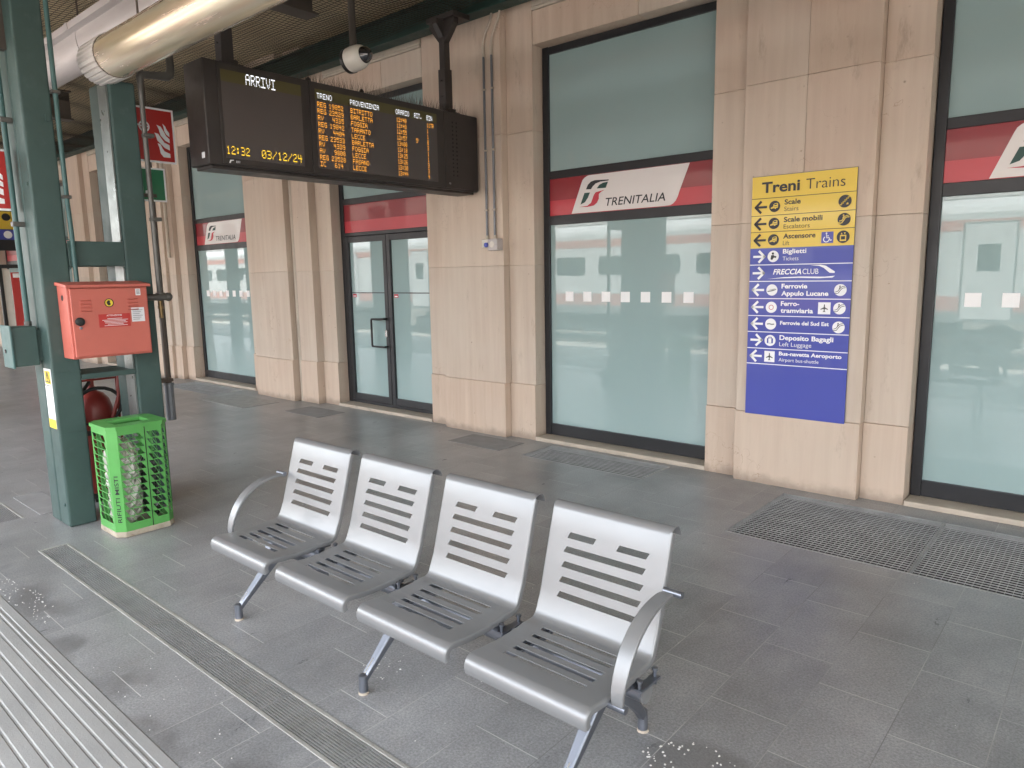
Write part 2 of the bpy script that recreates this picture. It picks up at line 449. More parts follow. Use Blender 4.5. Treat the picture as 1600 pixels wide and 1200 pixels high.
_tc = {}
def glyphs(txt, bold):
    key = (txt, bold)
    if key not in _tc:
        c = bpy.data.curves.new('t', 'FONT'); c.body = txt; c.size = 1; c.offset = bold; c.resolution_u = 4
        o = bpy.data.objects.new('t', c); COL.objects.link(o)
        dg = bpy.context.evaluated_depsgraph_get(); dg.update()
        me = bpy.data.meshes.new_from_object(o.evaluated_get(dg))
        _tc[key] = ([(v.co.x, v.co.y) for v in me.vertices], [tuple(p.vertices) for p in me.polygons])
        bpy.data.objects.remove(o); bpy.data.curves.remove(c); bpy.data.meshes.remove(me)
    return _tc[key]
CAPH = None
def text(mb, fr, txt, a0, b0, width=None, cap=.03, bold=0.0, shear=0.0, n=.002, vertical=False):
    """baseline at (a0,b0); scaled to the capital height, and to the width if one is given"""
    global CAPH
    if CAPH is None:
        vs, _ = glyphs('H', 0.0); CAPH = max(v[1] for v in vs)-min(v[1] for v in vs)
    vs, fs = glyphs(txt, bold)
    if not vs: return
    x0 = min(v[0] for v in vs); x1 = max(v[0] for v in vs)
    sy = cap/CAPH; sx = width/(x1-x0) if width else sy
    out = []
    for x, y in vs:
        a = (x-x0)*sx + y*sy*shear; b = y*sy
        out.append(fr.p(a0-b, b0+a, n) if vertical else fr.p(a0+a, b0+b, n))
    mb.add(out, fs)
def fpoly(mb, fr, pts, n=.002): mb.poly([fr.p(a, b, n) for a, b in pts])
def frect(mb, fr, a0, a1, b0, b1, n=.002): fpoly(mb, fr, [(a0, b0), (a1, b0), (a1, b1), (a0, b1)], n)
def fdisc(mb, fr, a, b, r, n=.002, k=28, r2=None): fpoly(mb, fr, [(a+r*math.cos(2*PI*i/k), b+(r2 or r)*math.sin(2*PI*i/k)) for i in range(k)], n)
def fline(mb, fr, pts, wd, n=.002):
    for (a, b), (c, d) in zip(pts[:-1], pts[1:]):
        L = math.hypot(c-a, d-b) or 1; px, py = -(d-b)/L*wd/2, (c-a)/L*wd/2; ex, ey = (c-a)/L*wd*.3, (d-b)/L*wd*.3
        fpoly(mb, fr, [(a+px-ex, b+py-ey), (c+px+ex, d+py+ey), (c-px+ex, d-py+ey), (a-px-ex, b-py-ey)], n)
def fring(mb, fr, a, b, r, wd, n=.002, t0=0, t1=360, k=24):
    for i in range(k):
        u, v = R(t0+(t1-t0)*i/k), R(t0+(t1-t0)*(i+1)/k)
        fpoly(mb, fr, [(a+(r-wd/2)*math.cos(u), b+(r-wd/2)*math.sin(u)), (a+(r+wd/2)*math.cos(u), b+(r+wd/2)*math.sin(u)),
                       (a+(r+wd/2)*math.cos(v), b+(r+wd/2)*math.sin(v)), (a+(r-wd/2)*math.cos(v), b+(r-wd/2)*math.sin(v))], n)

XL, XR = -62.0, 16.0      # length of platform built

# ================================================================== SETTING
struct(MB().quad((-900, -900, -1.25), (900, -900, -1.25), (900, 900, -1.25), (-900, 900, -1.25)), 'ground', 'ground')
holes = [(-1.80, 1.30, 4.05, 5.03), (-4.02, -2.78, 4.72, 5.17), (-11.16, -9.66, 4.66, 5.16), (-4.85, 0.9, 1.22, 1.36), (-9.0, -5.66, 1.20, 1.34)]
def cutfloor():
    mb = MB(); xs = sorted({XL, XR} | {h[0] for h in holes} | {h[1] for h in holes}); ys = sorted({.885, 5.60} | {h[2] for h in holes} | {h[3] for h in holes})
    for i in range(len(xs)-1):
        for j in range(len(ys)-1):
            cx, cy = (xs[i]+xs[i+1])/2, (ys[j]+ys[j+1])/2
            if any(h[0] < cx < h[1] and h[2] < cy < h[3] for h in holes): continue
            mb.quad((xs[i], ys[j], 0), (xs[i+1], ys[j], 0), (xs[i+1], ys[j+1], 0), (xs[i], ys[j+1], 0))
    return mb
struct(cutfloor(), 'platform_floor', 'tiles')
# pale ribbed paving strip
mb = MB(); prof = [(.885, 0), (.880, .003), (.845, .004), (.842, .001), (.832, .001), (.829, .005), (.822, .005), (.819, .001)]
y = .812
while y > -.25:
    prof += [(y, .0015), (y-.004, .0045), (y-.0425, .0045), (y-.0465, .0015)]; y -= .0525
prof += [(-.3, 0)]
for (ya, za), (yb, zb) in zip(prof[:-1], prof[1:]):
    mb.quad((XL, ya, za), (XL, yb, zb), (XR, yb, zb), (XR, ya, za))
struct(mb, 'ribbed_paving_strip', 'rib')
struct(MB().box(XL, XR, -2.0, -.3, -1.2, -.002), 'platform_edge', 'concrete')
struct(MB().box(XL, XR, -16.5, -2.0, -1.24, -1.10), 'track_bed', 'ballast')
struct(MB().box(XL, XR, -34, -16.5, -1.24, -.2), 'far_platform', 'concrete')

# ================================================================== STATION BUILDING
B = thing('station_building', 'travertine station wall with dark framed shop windows under the canopy', 'building', (-4.5, 5.5, 0))
GAP = .001
def pier(segs, joints, base=.54):
    """segs: (x0, x1, yfront) ; blocks stacked between joints"""
    mb = MB()
    for k, (xa, xb, yf) in enumerate(segs):
        zz = [0, base+random.uniform(-.012, .012)*0] + [j for j in joints] + [4.6]
        for i in range(len(zz)-1):
            yy = yf-.014 if i == 0 else yf
            mb.box(xa+.001, xb-.001, yy, 5.52, zz[i]+(GAP if i else 0), zz[i+1]-GAP)
    return mb
def add_pier(segs, joints=(1.69, 2.89)):
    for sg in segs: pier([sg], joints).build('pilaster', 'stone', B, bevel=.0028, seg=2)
add_pier([(-2.51, -2.237, 5.25), (-1.345, -1.065, 5.26)], (1.94, 2.90))
# main block of the signed pier has a vertical joint in its upper courses
mb = MB()
mb.box(-2.236, -1.346, 5.166, 5.52, 0, .54)
mb.box(-2.236, -1.346, 5.18, 5.52, .5415, 1.9365)
mb.box(-2.236, -1.8012, 5.18, 5.52, 1.9385, 2.899); mb.box(-1.7994, -1.346, 5.1808, 5.52, 1.9385, 2.899)
mb.box(-2.236, -1.8012, 5.1806, 5.52, 2.901, 4.6); mb.box(-1.7994, -1.346, 5.18, 5.52, 2.901, 4.6)
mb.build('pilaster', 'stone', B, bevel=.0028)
add_pier([(-5.73, -5.437, 5.26), (-5.435, -4.585, 5.18), (-4.583, -4.27, 5.26)], (1.68, 2.89))
add_pier([(-9.45, -9.16, 5.26), (-9.158, -8.80, 5.12), (-8.798, -8.20, 5.10), (-8.12, -7.76, 5.17), (-7.758, -7.45, 5.27)], (1.68, 2.89))
add_pier([(-13.2, -12.3, 5.26), (-12.298, -11.80, 5.14), (-11.798, -11.56, 5.19), (-11.558, -11.30, 5.26)], (1.68, 2.89))
x = -13.2
while x > XL+4:
    wl = x-1.75
    add_pier([(wl-1.45, wl-1.18, 5.26), (wl-1.178, wl-.30, 5.18), (wl-.298, wl, 5.26)], (1.68, 2.89)); x = wl-1.45
x = .70
while x < XR-3:
    add_pier([(x, x+.27, 5.26), (x+.272, x+1.15, 5.18), (x+1.152, x+1.44, 5.26)], (1.94, 2.90)); x += 1.44+1.76

MB().box(XL, XR, 5.53, 5.9, 0, 9).build('wall', 'plaster', B)

# logo geometry, relative to the lower left corner of the band
L_BLUE = [(.409,.206),(.429,.244),(.463,.269),(.503,.277),(.651,.270),(.647,.261),(.561,.259),(.513,.248),(.483,.227),(.463,.203)]
L_GR1 = [(.524,.204),(.551,.233),(.59,.247),(.643,.252),(.619,.202)]
L_GR2 = [(.348,.078),(.392,.176),(.453,.176),(.429,.132),(.398,.095)]
L_RED = [(.333,.058),(.423,.062),(.463,.085),(.493,.151),(.513,.173),(.609,.186),(.571,.172),(.547,.155),(.547,.115),(.527,.081),(.493,.06),(.423,.052)]
L_PLATE = [(.248,.004),(.359,.267),(.372,.292),(.394,.310),(.42,.322),(.444,.326),(1.418,.326),(1.33,.111),(1.318,.075),(1.299,.04),(1.275,.018),(1.249,.007),(1.198,.004)]

def window(x0, x1, logo=True, door=False):
    """shop window between x0 and x1 (outer edges of the dark frame)"""
    mb = MB(); ya, yb = 5.398, 5.47
    st = .065
    mb.box(x0, x0+st, ya, yb, .04, 3.62); mb.box(x1-st, x1, ya, yb, .04, 3.62)
    i0, i1 = x0+st, x1-st
    mb.box(i0, i1, ya+.003, yb, 3.555, 3.617); mb.box(i0, i1, ya+.003, yb, 2.46, 2.53)
    if not door:
        mb.box(i0, i1, ya+.003, yb, 2.045, 2.128); mb.box(i0, i1, ya+.003, yb, .043, .154)
    else:
        mb.box(i0, i1, ya+.003, yb, 2.085, 2.128); mb.box(i0, i1, ya+.003, yb, .043, .075)
    W = mb.build('double_door_window' if door else 'window', 'frame', B, bevel=.004)
    MB().box(i0, i1, 5.424, 5.44, 2.53, 3.555).build('upper_pane', 'film', W)
    MB().box(i0, i1, 5.415, 5.44, 2.128, 2.266).build('red_band', 'redband', W)
    MB().box(i0, i1, 5.415, 5.44, 2.266, 2.46).build('dark_red_band', 'redband2', W)
    if not door:
        MB().box(i0, i1, 5.424, 5.44, .154, 2.045).build('pane', 'film', W)
        fr = wallfr(5.424); m = MB(); k = 0; a = x0+.232
        while a+.092 < i1-.05 and k < 8:
            frect(m, fr, a, a+.092, 1.338, 1.428, .0015); a += .202; k += 1
        m.each('marker_square', 'whitesq', W)
    else:
        xm = (x0+x1)/2
        D = []
        for a, b in ((i0+.012, xm-.004), (xm+.004, i1-.012)):
            d = MB(); d.box(a, a+.06, ya-.004, yb-.01, .08, 2.08); d.box(b-.06, b, ya-.004, yb-.01, .08, 2.08)
            d.box(a+.06, b-.06, ya-.001, yb-.01, 2.01, 2.08); d.box(a+.06, b-.06, ya-.001, yb-.01, .08, .16)
            d.build('door_leaf', 'frame', W, bevel=.003)
            MB().box(a+.06, b-.06, 5.424, 5.44, .16, 2.01).build('door_pane', 'film', W)
            MB().box(a+.06, b-.06, 5.415, 5.4235, 1.402, 1.412).build('push_line', 'frame', W)
            fr = wallfr(5.424); m = MB(); frect(m, fr, a+.075, a+.15, 1.352, 1.392, .002); m.each('door_sticker', 'redink', W)
            m = MB(); frect(m, fr, a+.087, a+.138, 1.36, 1.372, .0035); m.build('door_sticker_print', 'whitesq', W)
        MB().tube([(xm-.03, 5.385, 1.105), (xm-.03, 5.335, 1.105), (xm-.10, 5.325, 1.10), (xm-.235, 5.325, 1.10), (xm-.245, 5.325, 1.085), (xm-.245, 5.325, .79), (xm-.235, 5.325, .775), (xm-.03, 5.335, .775), (xm-.03, 5.385, .775)], .013, 10).build('door_handle', 'black', W, smooth=40)
        MB().box(xm-.055, xm-.02, 5.37, 5.394, .89, .97).build('door_lock', 'chrome', W, bevel=.003)
    if logo:
        o = Fr((i0, 5.415, 2.13), (1, 0, 0), (0, 0, 1), (0, -1, 0))
        lim = i1-i0-.002
        m = MB(); fpoly(m, o, [(min(a, lim), b) for a, b in L_PLATE], .0015); m.build('logo_plate', 'white', W)
        m = MB(); fpoly(m, o, L_BLUE, .003); m.build('emblem_top', 'ink', W)
        m = MB(); fpoly(m, o, L_GR1, .003); fpoly(m, o, L_GR2, .003); m.each('emblem_green', 'greenink', W)
        m = MB(); fpoly(m, o, L_RED, .003); m.build('emblem_red', 'redink', W)
        m = MB(); text(m, o, 'TRENITALIA', .606, .047, .598, .066, .008, .22, .003); m.build('lettering', 'ink', W)
    # stone around the opening
    MB().box(x0-.001, x1+.001, 5.235, 5.50, 0, .038).build('sill', 'sill', B, bevel=.006)
    mb = MB(); xm = x0+(x1-x0)*.62
    mb.box(x0, xm-.002, 5.262, 5.52, 3.622, 3.905); mb.box(xm+.002, x1, 5.262, 5.52, 3.622, 3.905)
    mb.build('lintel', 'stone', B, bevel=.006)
    mb = MB(); mb.box(x0, x1, 5.245, 5.52, 3.908, 3.935); mb.box(x0, x1, 5.25, 5.52, 3.938, 4.6)
    mb.build('cornice', 'plaster', B, bevel=.008)
    return W
window(-4.265, -2.512)
window(-1.06, .70)
window(-7.445, -5.735, logo=False, door=True)
window(-11.295, -9.455)
x = -13.2; k = 0
while x > XL+4:
    window(x-1.745, x-.005, logo=False, door=(k % 3 == 1)); x -= 3.2; k += 1
x = .70+1.44
while x < XR-3:
    window(x+.005, x+1.755, logo=True); x += 3.2
# pipe fixed in the groove of the wide pier, lamp stub
mb = MB(); mb.tube([(-8.16, 5.20, 0), (-8.16, 5.20, 3.92)], .036, 12); mb.build('downpipe', 'sill', B, smooth=40)
MB().tube([(-11.63, 5.14, 1.95), (-11.63, 5.14, 3.93)], .028, 10).build('downpipe', 'sill', B, smooth=40)

# ================================================================== CANOPY
CN = thing('platform_canopy', 'dark netted canopy roof over the platform, beige boards between brown beams', 'canopy', (-5, 2, 3.9))
mb = MB()
yb = -2.0
while yb < 5.2:                     # boarded underside, boards run along the platform
    mb.box(XL, XR, yb+.003, yb+.177, 4.32, 4.36); yb += .18
mb.build('ceiling_boards', 'ceil', CN)
MB().box(XL, XR, -2.2, 5.55, 4.40, 4.5).build('roof_sheet', 'ceilbeam', CN)
mb = MB(); mb.box(XL, XR, -2.12, -2.06, 3.62, 4.40); mb.build('added_shade_fascia', 'beam', CN)  # unseen edge board, added and deepened to darken upper wall and glass reflections
def ibeam_x(y0, z0, z1, wd=.14, x0=XL, x1=XR, tf=.016, tw=.012):
    m = MB(); m.box(x0, x1, y0-wd/2, y0+wd/2, z0, z0+tf); m.box(x0, x1, y0-wd/2, y0+wd/2, z1-tf, z1); m.box(x0, x1, y0-tw/2, y0+tw/2, z0+tf, z1-tf); return m
def ibeam_y(x0, z0, z1, y0, y1, wd=.14, tf=.016, tw=.012):
    m = MB(); m.box(x0-wd/2, x0+wd/2, y0, y1, z0, z0+tf); m.box(x0-wd/2, x0+wd/2, y0, y1, z1-tf, z1); m.box(x0-tw/2, x0+tw/2, y0, y1, z0+tf, z1-tf); return m
ibeam_x(5.09, 3.95, 4.20, .15).build('wall_beam', 'beam', CN)
for yy in (.2, 1.82, 3.45): ibeam_x(yy, 4.10, 4.31, .12).build('purlin', 'ceilbeam', CN)
colx = [-5.33 + 5.6*k for k in range(-9, 4)]
for cx in colx:
    ibeam_y(cx, 3.72, 4.09, -2.0, 3.7, .18).build('cross_beam', 'ceilbeam', CN)
# bird net: two families of thin cords, slightly sagging between the beams
def net():
    m = MB(); r_ = .0029; z0 = 3.99
    def zz(x_, y_): return z0 - .05*math.sin((x_+5.33)/5.6*PI)**2 - .03*math.sin(y_*1.9)**2 + .012*math.sin(x_*7+y_*3)
    def cord(pts):
        vs = []; fs = []
        for i, p in enumerate(pts):
            for k in range(3):
                t = 2*PI*k/3; vs.append((p[0]+r_*math.cos(t)*.7, p[1]+r_*math.cos(t)*.7, p[2]+r_*math.sin(t)))
        for i in range(len(pts)-1):
            for k in range(3): fs.append((i*3+k, i*3+(k+1) % 3, i*3+3+(k+1) % 3, i*3+3+k))
        m.add(vs, fs)
    x_ = -20.0
    while x_ < -1.0:
        cord([(x_+.02*math.sin(yy*2+x_), yy, zz(x_, yy)) for yy in [1.35+.3*i for i in range(13)]]); x_ += .047
    y_ = 1.35
    while y_ < 5.0:
        cord([(xx, y_+.012*math.sin(xx*3+y_*9), zz(xx, y_)) for xx in [-20+.35*i for i in range(55)]]); y_ += .047
    return m
net().build('bird_net', 'net', CN)

# ================================================================== TWIN COLUMNS
def twin_column(cx, label, detail):
    C_ = thing('twin_column', label, 'column', (cx, 1.82, 0), 'twin steel columns carrying the canopy')
    def P(m): return MB().add([(v[0]+cx+5.33, v[1], v[2]) for v in m.v], m.f)
    for (ya, yb, zt) in ((1.478, 1.645, 4.09), (1.985, 2.152, 2.90)):
        m = MB(); m.box(-5.325, -5.16, ya, yb, 0, zt)
        P(m).build('shaft', 'colgreen', C_, bevel=.014, seg=3)
        m = MB(); m.box(-5.50, -5.335, ya, yb, 0, zt)
        P(m).build('shaft', 'colgreen', C_, bevel=.014, seg=3)
    for (za, zb) in ((.965, 1.0), (1.70, 1.858)):
        m = MB(); m.box(-5.172, -5.163, 1.646, 1.984, za, zb); m.box(-5.497, -5.488, 1.646, 1.984, za, zb)
        if zb-za < .1: m.box(-5.487, -5.173, 1.646, 1.984, za+.006, za+.03)
        P(m).each('batten_plate', 'colgreen', C_, bevel=.003)
    if detail:
        # unpainted galvanised plate between the far shafts, rounded corner fillets
        m = MB(); m.box(-5.318, -5.178, 1.974, 1.983, 0, 2.88); P(m).build('galvanised_strip', 'galv', C_)
        m = MB()
        for (ya, sgn) in ((1.646, 1), (1.984, -1)):
            for (z0, up) in ((1.862, 1), (1.696, -1)):
                pts = [(-5.171, ya, z0), (-5.171, ya+sgn*.03, z0)]
                pts += [(-5.171, ya+sgn*(.03-.03*math.sin(t)), z0+up*(.03-.03*math.cos(t))) for t in (.5, 1.05, 1.5)]
                pts.append((-5.171, ya, z0+up*.03))
                m.prism(pts, (.007, 0, 0))
        P(m).each('corner_fillet', 'colgreen', C_)
        m = MB()
        for z in (.62, 1.02): m.box(-5.1615, -5.157, 1.483, 1.64, z, z+.006)
        for z in (.15, 2.2): m.lathe((-5.20, 1.478, z), [(.011, 0), (.011, .006), (.004, .010)], 10, (0, -1, 0))
        m.box(-5.159, -5.150, 1.60, 1.625, 2.58, 2.62)
        m.each('weld_and_bolt', 'colgreen', C_)
    m = MB()
    for (ya, yb, sg) in ((1.478, 1.645, -1),):
        y0 = ya if sg < 0 else yb
        m.prism([(-5.36, y0, 3.0), (-5.36, y0+sg*.06, 3.0), (-5.36, y0+sg*.85, 3.70), (-5.36, y0, 3.70)], (.06, 0, 0))
    P(m).each('bracket', 'ceilbeam', C_)
    return C_
twin_column(-5.33, 'green steel twin column with the red hose cabinet fixed between its shafts', True)
for cx in colx:
    if abs(cx+5.33) > .1 and cx < -7: twin_column(cx, 'far green twin column of the same row standing behind the near one', False)
    elif cx > 3: twin_column(cx, 'green twin column to the right of the seating', False)

# ================================================================== RED HOSE CABINET
HC = thing('fire_hose_cabinet', 'red metal fire hose cabinet mounted on the green twin column', 'cabinet', (-5.0, 1.8, 1.1))
y0, y1, z0, z1, xf, xb = 1.555, 2.035, 1.118, 1.575, -4.965, -5.155
m = MB(); m.box(xb, xf-.02, y0, y1, z0, z1); m.build('cabinet_body', 'redpaint', HC, bevel=.005)
m = MB(); m.add([(xb, y0-.012, 1.60), (xb, y1+.012, 1.60), (xf+.012, y1+.012, 1.580), (xf+.012, y0-.012, 1.580), (xb, y0-.012, 1.578), (xb, y1+.012, 1.578), (xf+.012, y1+.012, 1.562), (xf+.012, y0-.012, 1.562)],
      [(0,1,2,3),(7,6,5,4),(0,3,7,4),(1,5,6,2),(3,2,6,7),(0,4,5,1)])
m.build('cabinet_roof', 'redpaint', HC, bevel=.003)
m = MB(); m.box(xf-.018, xf, y0+.012, y1-.012, z0+.012, 1.556); D = m.build('cabinet_door', 'redpaint', HC, bevel=.004)
m = MB()
for ya in (1.62, 1.90):
    for i in range(4):
        z = 1.485-.022*i; m.prism([(xf, ya, z), (xf+.007, ya, z-.003), (xf, ya, z-.008)], (0, .062, 0))
m.each('louvre', 'redpaint', D)
fr = xfr(xf)
m = MB(); m.lathe((xf, 1.605, 1.352), [(.027, 0), (.027, .012), (.018, .016), (.010, .016)], 20, (1, 0, 0)); m.build('door_lock', 'black', D, smooth=35)
m = MB(); m.lathe((xf, 1.608, 1.312), [(.009, 0), (.009, .004), (.004, .005)], 12, (1, 0, 0)); m.build('key_hole', 'castalu', D, smooth=35)
m = MB(); fdisc(m, fr, 1.785, 1.463, .028, .0015); m.build('emblem', 'yellowst', D)
m = MB(); fring(m, fr, 1.785, 1.463, .0255, .005, .003)
fpoly(m, fr, [(1.770, 1.468), (1.781, 1.480), (1.792, 1.476), (1.790, 1.462), (1.797, 1.455), (1.783, 1.445), (1.775, 1.452)], .003); m.build('emblem_print', 'black', D)
m = MB(); frect(m, fr, 1.715, 1.905, 1.308, 1.392, .0015); m.build('notice', 'signred', D)
m = MB(); text(m, fr, 'ATTENZIONE', 1.762, 1.378, .092, .009, .01, 0, .003)
for i, (a, b) in enumerate(((1.765, 1.855), (1.735, 1.89), (1.745, 1.875), (1.75, 1.885), (1.765, 1.86), (1.745, 1.885))): frect(m, fr, a, b, 1.361-.0088*i, 1.3635-.0088*i, .003)
m.build('notice_lettering', 'signwhite', D)
m = MB(); frect(m, fr, 1.915, 1.997, 1.334, 1.426, .0015); frect(m, fr, 1.952, 1.983, 1.505, 1.548, .0015); m.each('paper_label', 'paper', D)
m = MB()
for i in range(6): frect(m, fr, 1.922, 1.985-.01*(i % 3), 1.408-.012*i, 1.411-.012*i, .003)
for i in range(4): frect(m, fr, 1.957, 1.978, 1.538-.008*i, 1.542-.008*i, .003)
m.build('paper_lettering', 'steelc', D)
m = MB(); m.lathe((-5.07, y0, 1.50), [(.018, 0), (.018, .0015)], 16, (0, -1, 0)); m.build('side_hole', 'black', HC)

# hydrant pipe beside the column
WP = thing('water_pipe', 'grey hydrant pipe running down beside the column to the red cabinet', 'pipe', (-5.12, 2.19, 1.4))
m = MB(); m.tube([(-5.115, 2.38, 4.05), (-5.115, 2.38, 3.02), (-5.115, 2.37, 2.985), (-5.115, 2.35, 2.97), (-5.115, 2.20, 2.955), (-5.115, 2.18, 2.95), (-5.115, 2.17, 2.93), (-5.115, 2.17, 2.88), (-5.115, 2.172, 1.52)], [.026, .026, .030, .030, .023, .027, .025, .017, .017], 14)
m.build('riser', 'pipegrey', WP, smooth=50)
m = MB(); m.tube([(-5.09, 2.03, 1.485), (-5.09, 2.20, 1.485)], .024, 14); m.lathe((-5.09, 2.20, 1.485), [(.026, 0), (.030, .012), (.028, .03), (.014, .042)], 14, (0, 1, 0))
m.lathe((-5.105, 2.17, 1.485), [(.03, -.02), (.03, .03)], 14, (0, 0, 1)); m.build('tee', 'pipegrey', WP, smooth=50)
m = MB(); m.lathe((-5.105, 2.165, 1.46), [(.014, 0), (.014, -.035), (.018, -.036), (.018, -.055), (.013, -.056), (.013, -.105), (.016, -.106), (.016, -.118)], 12); m.build('drain_valve', 'brass', WP, smooth=40)
m = MB()
for z in (2.0, 2.55): m.box(-5.145, -5.085, 2.158, 2.222, z, z+.025)
m.each('clip', 'pipegrey', WP, bevel=.004)
DP = thing('downpipe', 'brown vertical pipe with a steel sleeve at its foot, right of the column', 'pipe', (-5.56, 2.365, .53))
PX, PY = -5.56, 2.365
m = MB(); m.tube([(PX, PY, .80), (PX, PY, 4.0)], .023, 12); m.build('pipe', 'pipebrown', DP, smooth=50)
m = MB(); m.lathe((PX, PY, 0), [(.034, .53), (.034, .80), (.040, .80), (.040, .82)], 16); m.build('sleeve', 'steelc', DP, smooth=40)
m = MB(); m.box(PX-.03, PX+.07, PY-.225, PY+.01, .835, .86); m.box(PX-.03, PX+.07, PY-.225, PY+.01, 2.2, 2.225); m.each('clip', 'pipebrown', DP)

# junction box + conduits on the column's left face
JB = thing('junction_box', 'teal junction box on the left side of the green column', 'electric box', (-5.3, 1.38, 1.07))
m = MB(); m.box(-5.46, -5.28, 1.315, 1.455, 1.075, 1.325); m.build('box', 'colgreen', JB, bevel=.006)
m = MB(); m.box(-5.47, -5.27, 1.305, 1.318, 1.065, 1.335); m.build('lid', 'conduit', JB, bevel=.004)
m = MB(); m.lathe((-5.40, 1.305, 1.17), [(.012, 0), (.012, .006)], 12, (0, -1, 0)); m.build('screw', 'black', JB)
for ya, mz in ((1.455, 1.478),):
    m = MB(); m.box(-5.40, -5.30, ya, mz, 1.1, 1.3); m.build('bracket', 'colgreen', JB)
EC = thing('electrical_conduit', 'thin green conduit dropping down the left face of the column to the junction box', 'conduit', (-5.38, 1.43, 1.33))
m = MB(); m.tube([(-5.37, 1.435, 1.325), (-5.37, 1.435, 3.9)], .0165, 12); m.build('tube', 'conduit', EC, smooth=50)
m = MB(); m.lathe((-5.37, 1.435, 1.325), [(.022, 0), (.022, .03)], 12)
for z in (1.95, 2.58): m.box(-5.395, -5.345, 1.413, 1.479, z, z+.03)
m.each('clip', 'pipegrey', EC, bevel=.003)
EC2 = thing('electrical_conduit', 'thin green conduit dropping between the column shafts to the top of the red cabinet', 'conduit', (-5.14, 1.68, 1.6))
m = MB(); m.tube([(-5.145, 1.672, 1.60), (-5.145, 1.672, 1.9), (-5.15, 1.668, 2.1), (-5.15, 1.668, 3.9)], .0145, 12); m.build('tube', 'conduit', EC2, smooth=50)
m = MB(); m.box(-5.175, -5.13, 1.642, 1.692, 2.12, 2.14); m.box(-5.175, -5.13, 1.642, 1.692, 2.75, 2.77); m.each('clip', 'pipegrey', EC2, bevel=.003)

WS = thing('warning_sticker', 'tall white sticker with a yellow warning triangle on the column foot', 'sticker', (-5.4, 1.477, .65))
fr = wallfr(1.478)
m = MB(); m.box(-5.318, -5.185, 1.4765, 1.4778, .66, 1.05); m.build('backing', 'signwhite', WS)
m = MB(); frect(m, fr, -5.305, -5.198, .95, 1.035, .0025); frect(m, fr, -5.318, -5.185, .66, .72, .0025); m.each('yellow_field', 'yellowst', WS)
m = MB(); fline(m, fr, [(-5.295, .965), (-5.252, 1.028), (-5.208, .965), (-5.295, .965)], .007, .004); fline(m, fr, [(-5.252, 1.01), (-5.252, .985)], .008, .004); frect(m, fr, -5.256, -5.248, .970, .978, .004); frect(m, fr, -5.31, -5.193, .938, .944, .004); m.build('triangle', 'black', WS)

# ================================================================== FIRE AND EXIT SIGNS ON THE COLUMN
FLAMES = [[(.50,.12),(.46,.30),(.40,.42),(.52,.40),(.60,.28),(.68,.20),(.92,.14),(.92,.02),(.62,.02)],
          [(.40,.50),(.34,.66),(.30,.72),(.46,.70),(.58,.58),(.70,.46),(.92,.40),(.92,.24),(.70,.30)],
          [(.56,.66),(.50,.84),(.42,.96),(.60,.92),(.70,.80),(.80,.66),(.94,.58),(.94,.46),(.74,.52)],
          [(.74,.80),(.72,.92),(.68,1.02),(.80,.94),(.86,.84),(.95,.76),(.95,.64),(.82,.70)]]
def fire_sign(label, ya, yb, za, zb, x, flip=False):
    S = thing('fire_hose_sign', label, 'sign', (x, (ya+yb)/2, za), 'red fire signs on the column')
    m = MB(); m.box(x-.004, x, ya, yb, za, zb); m.build('plate', 'signwhite', S)
    fr = xfr(x); b = .014
    m = MB(); frect(m, fr, ya+b, yb-b, za+b, zb-b, .0015); m.build('red_field', 'signred', S)
    W_, H_ = yb-ya, zb-za; m = MB()
    def q(a, c): return (yb-W_*a if flip else ya+W_*a, za+H_*c)
    f0 = q(0, 0)
    for F in FLAMES: fpoly(m, fr, [q(.50+a*.42, .10+c*.62) for a, c in F], .003)
    for a in (.13, .21, .29): fline(m, fr, [q(a, .30), q(a, .86)], W_*.05, .003)
    c = q(.45, .64); fring(m, fr, c[0], c[1], W_*.085, W_*.028, .003)
    fline(m, fr, [(c[0]-W_*.08, c[1]), (c[0]+W_*.08, c[1])], W_*.025, .003); fline(m, fr, [(c[0], c[1]-W_*.08), (c[0], c[1]+W_*.08)], W_*.025, .003)
    fline(m, fr, [q(.32, .66), q(.38, .65)], W_*.03, .003)
    m.build('pictogram', 'signwhite', S)
    m = MB(); m.box(x-.03, x-.004, (ya if not flip else yb-.04), (ya+.04 if not flip else yb), za+.05, za+.08); m.build('bracket', 'pipegrey', S)
fire_sign('red hose and flames sign high on the column, above the green exit sign', 2.155, 2.548, 2.452, 2.838, -5.50)
fire_sign('red flames sign cut by the left edge of the picture, on the column side', 1.06, 1.455, 2.052, 2.43, -5.45)
GS = thing('exit_sign', 'small green exit sign with white figure below the red hose sign', 'sign', (-5.5, 2.3, 2.17))
m = MB(); m.box(-5.504, -5.50, 2.155, 2.452, 2.172, 2.412); m.build('plate', 'signwhite', GS)
fr = xfr(-5.50); m = MB(); frect(m, fr, 2.167, 2.440, 2.184, 2.400, .0015); m.build('green_field', 'signgreen', GS)
m = MB(); frect(m, fr, 2.315, 2.352, 2.268, 2.388, .003); fpoly(m, fr, [(2.30, 2.20), (2.335, 2.225), (2.335, 2.255), (2.30, 2.245)], .003); m.build('pictogram', 'signwhite', GS)

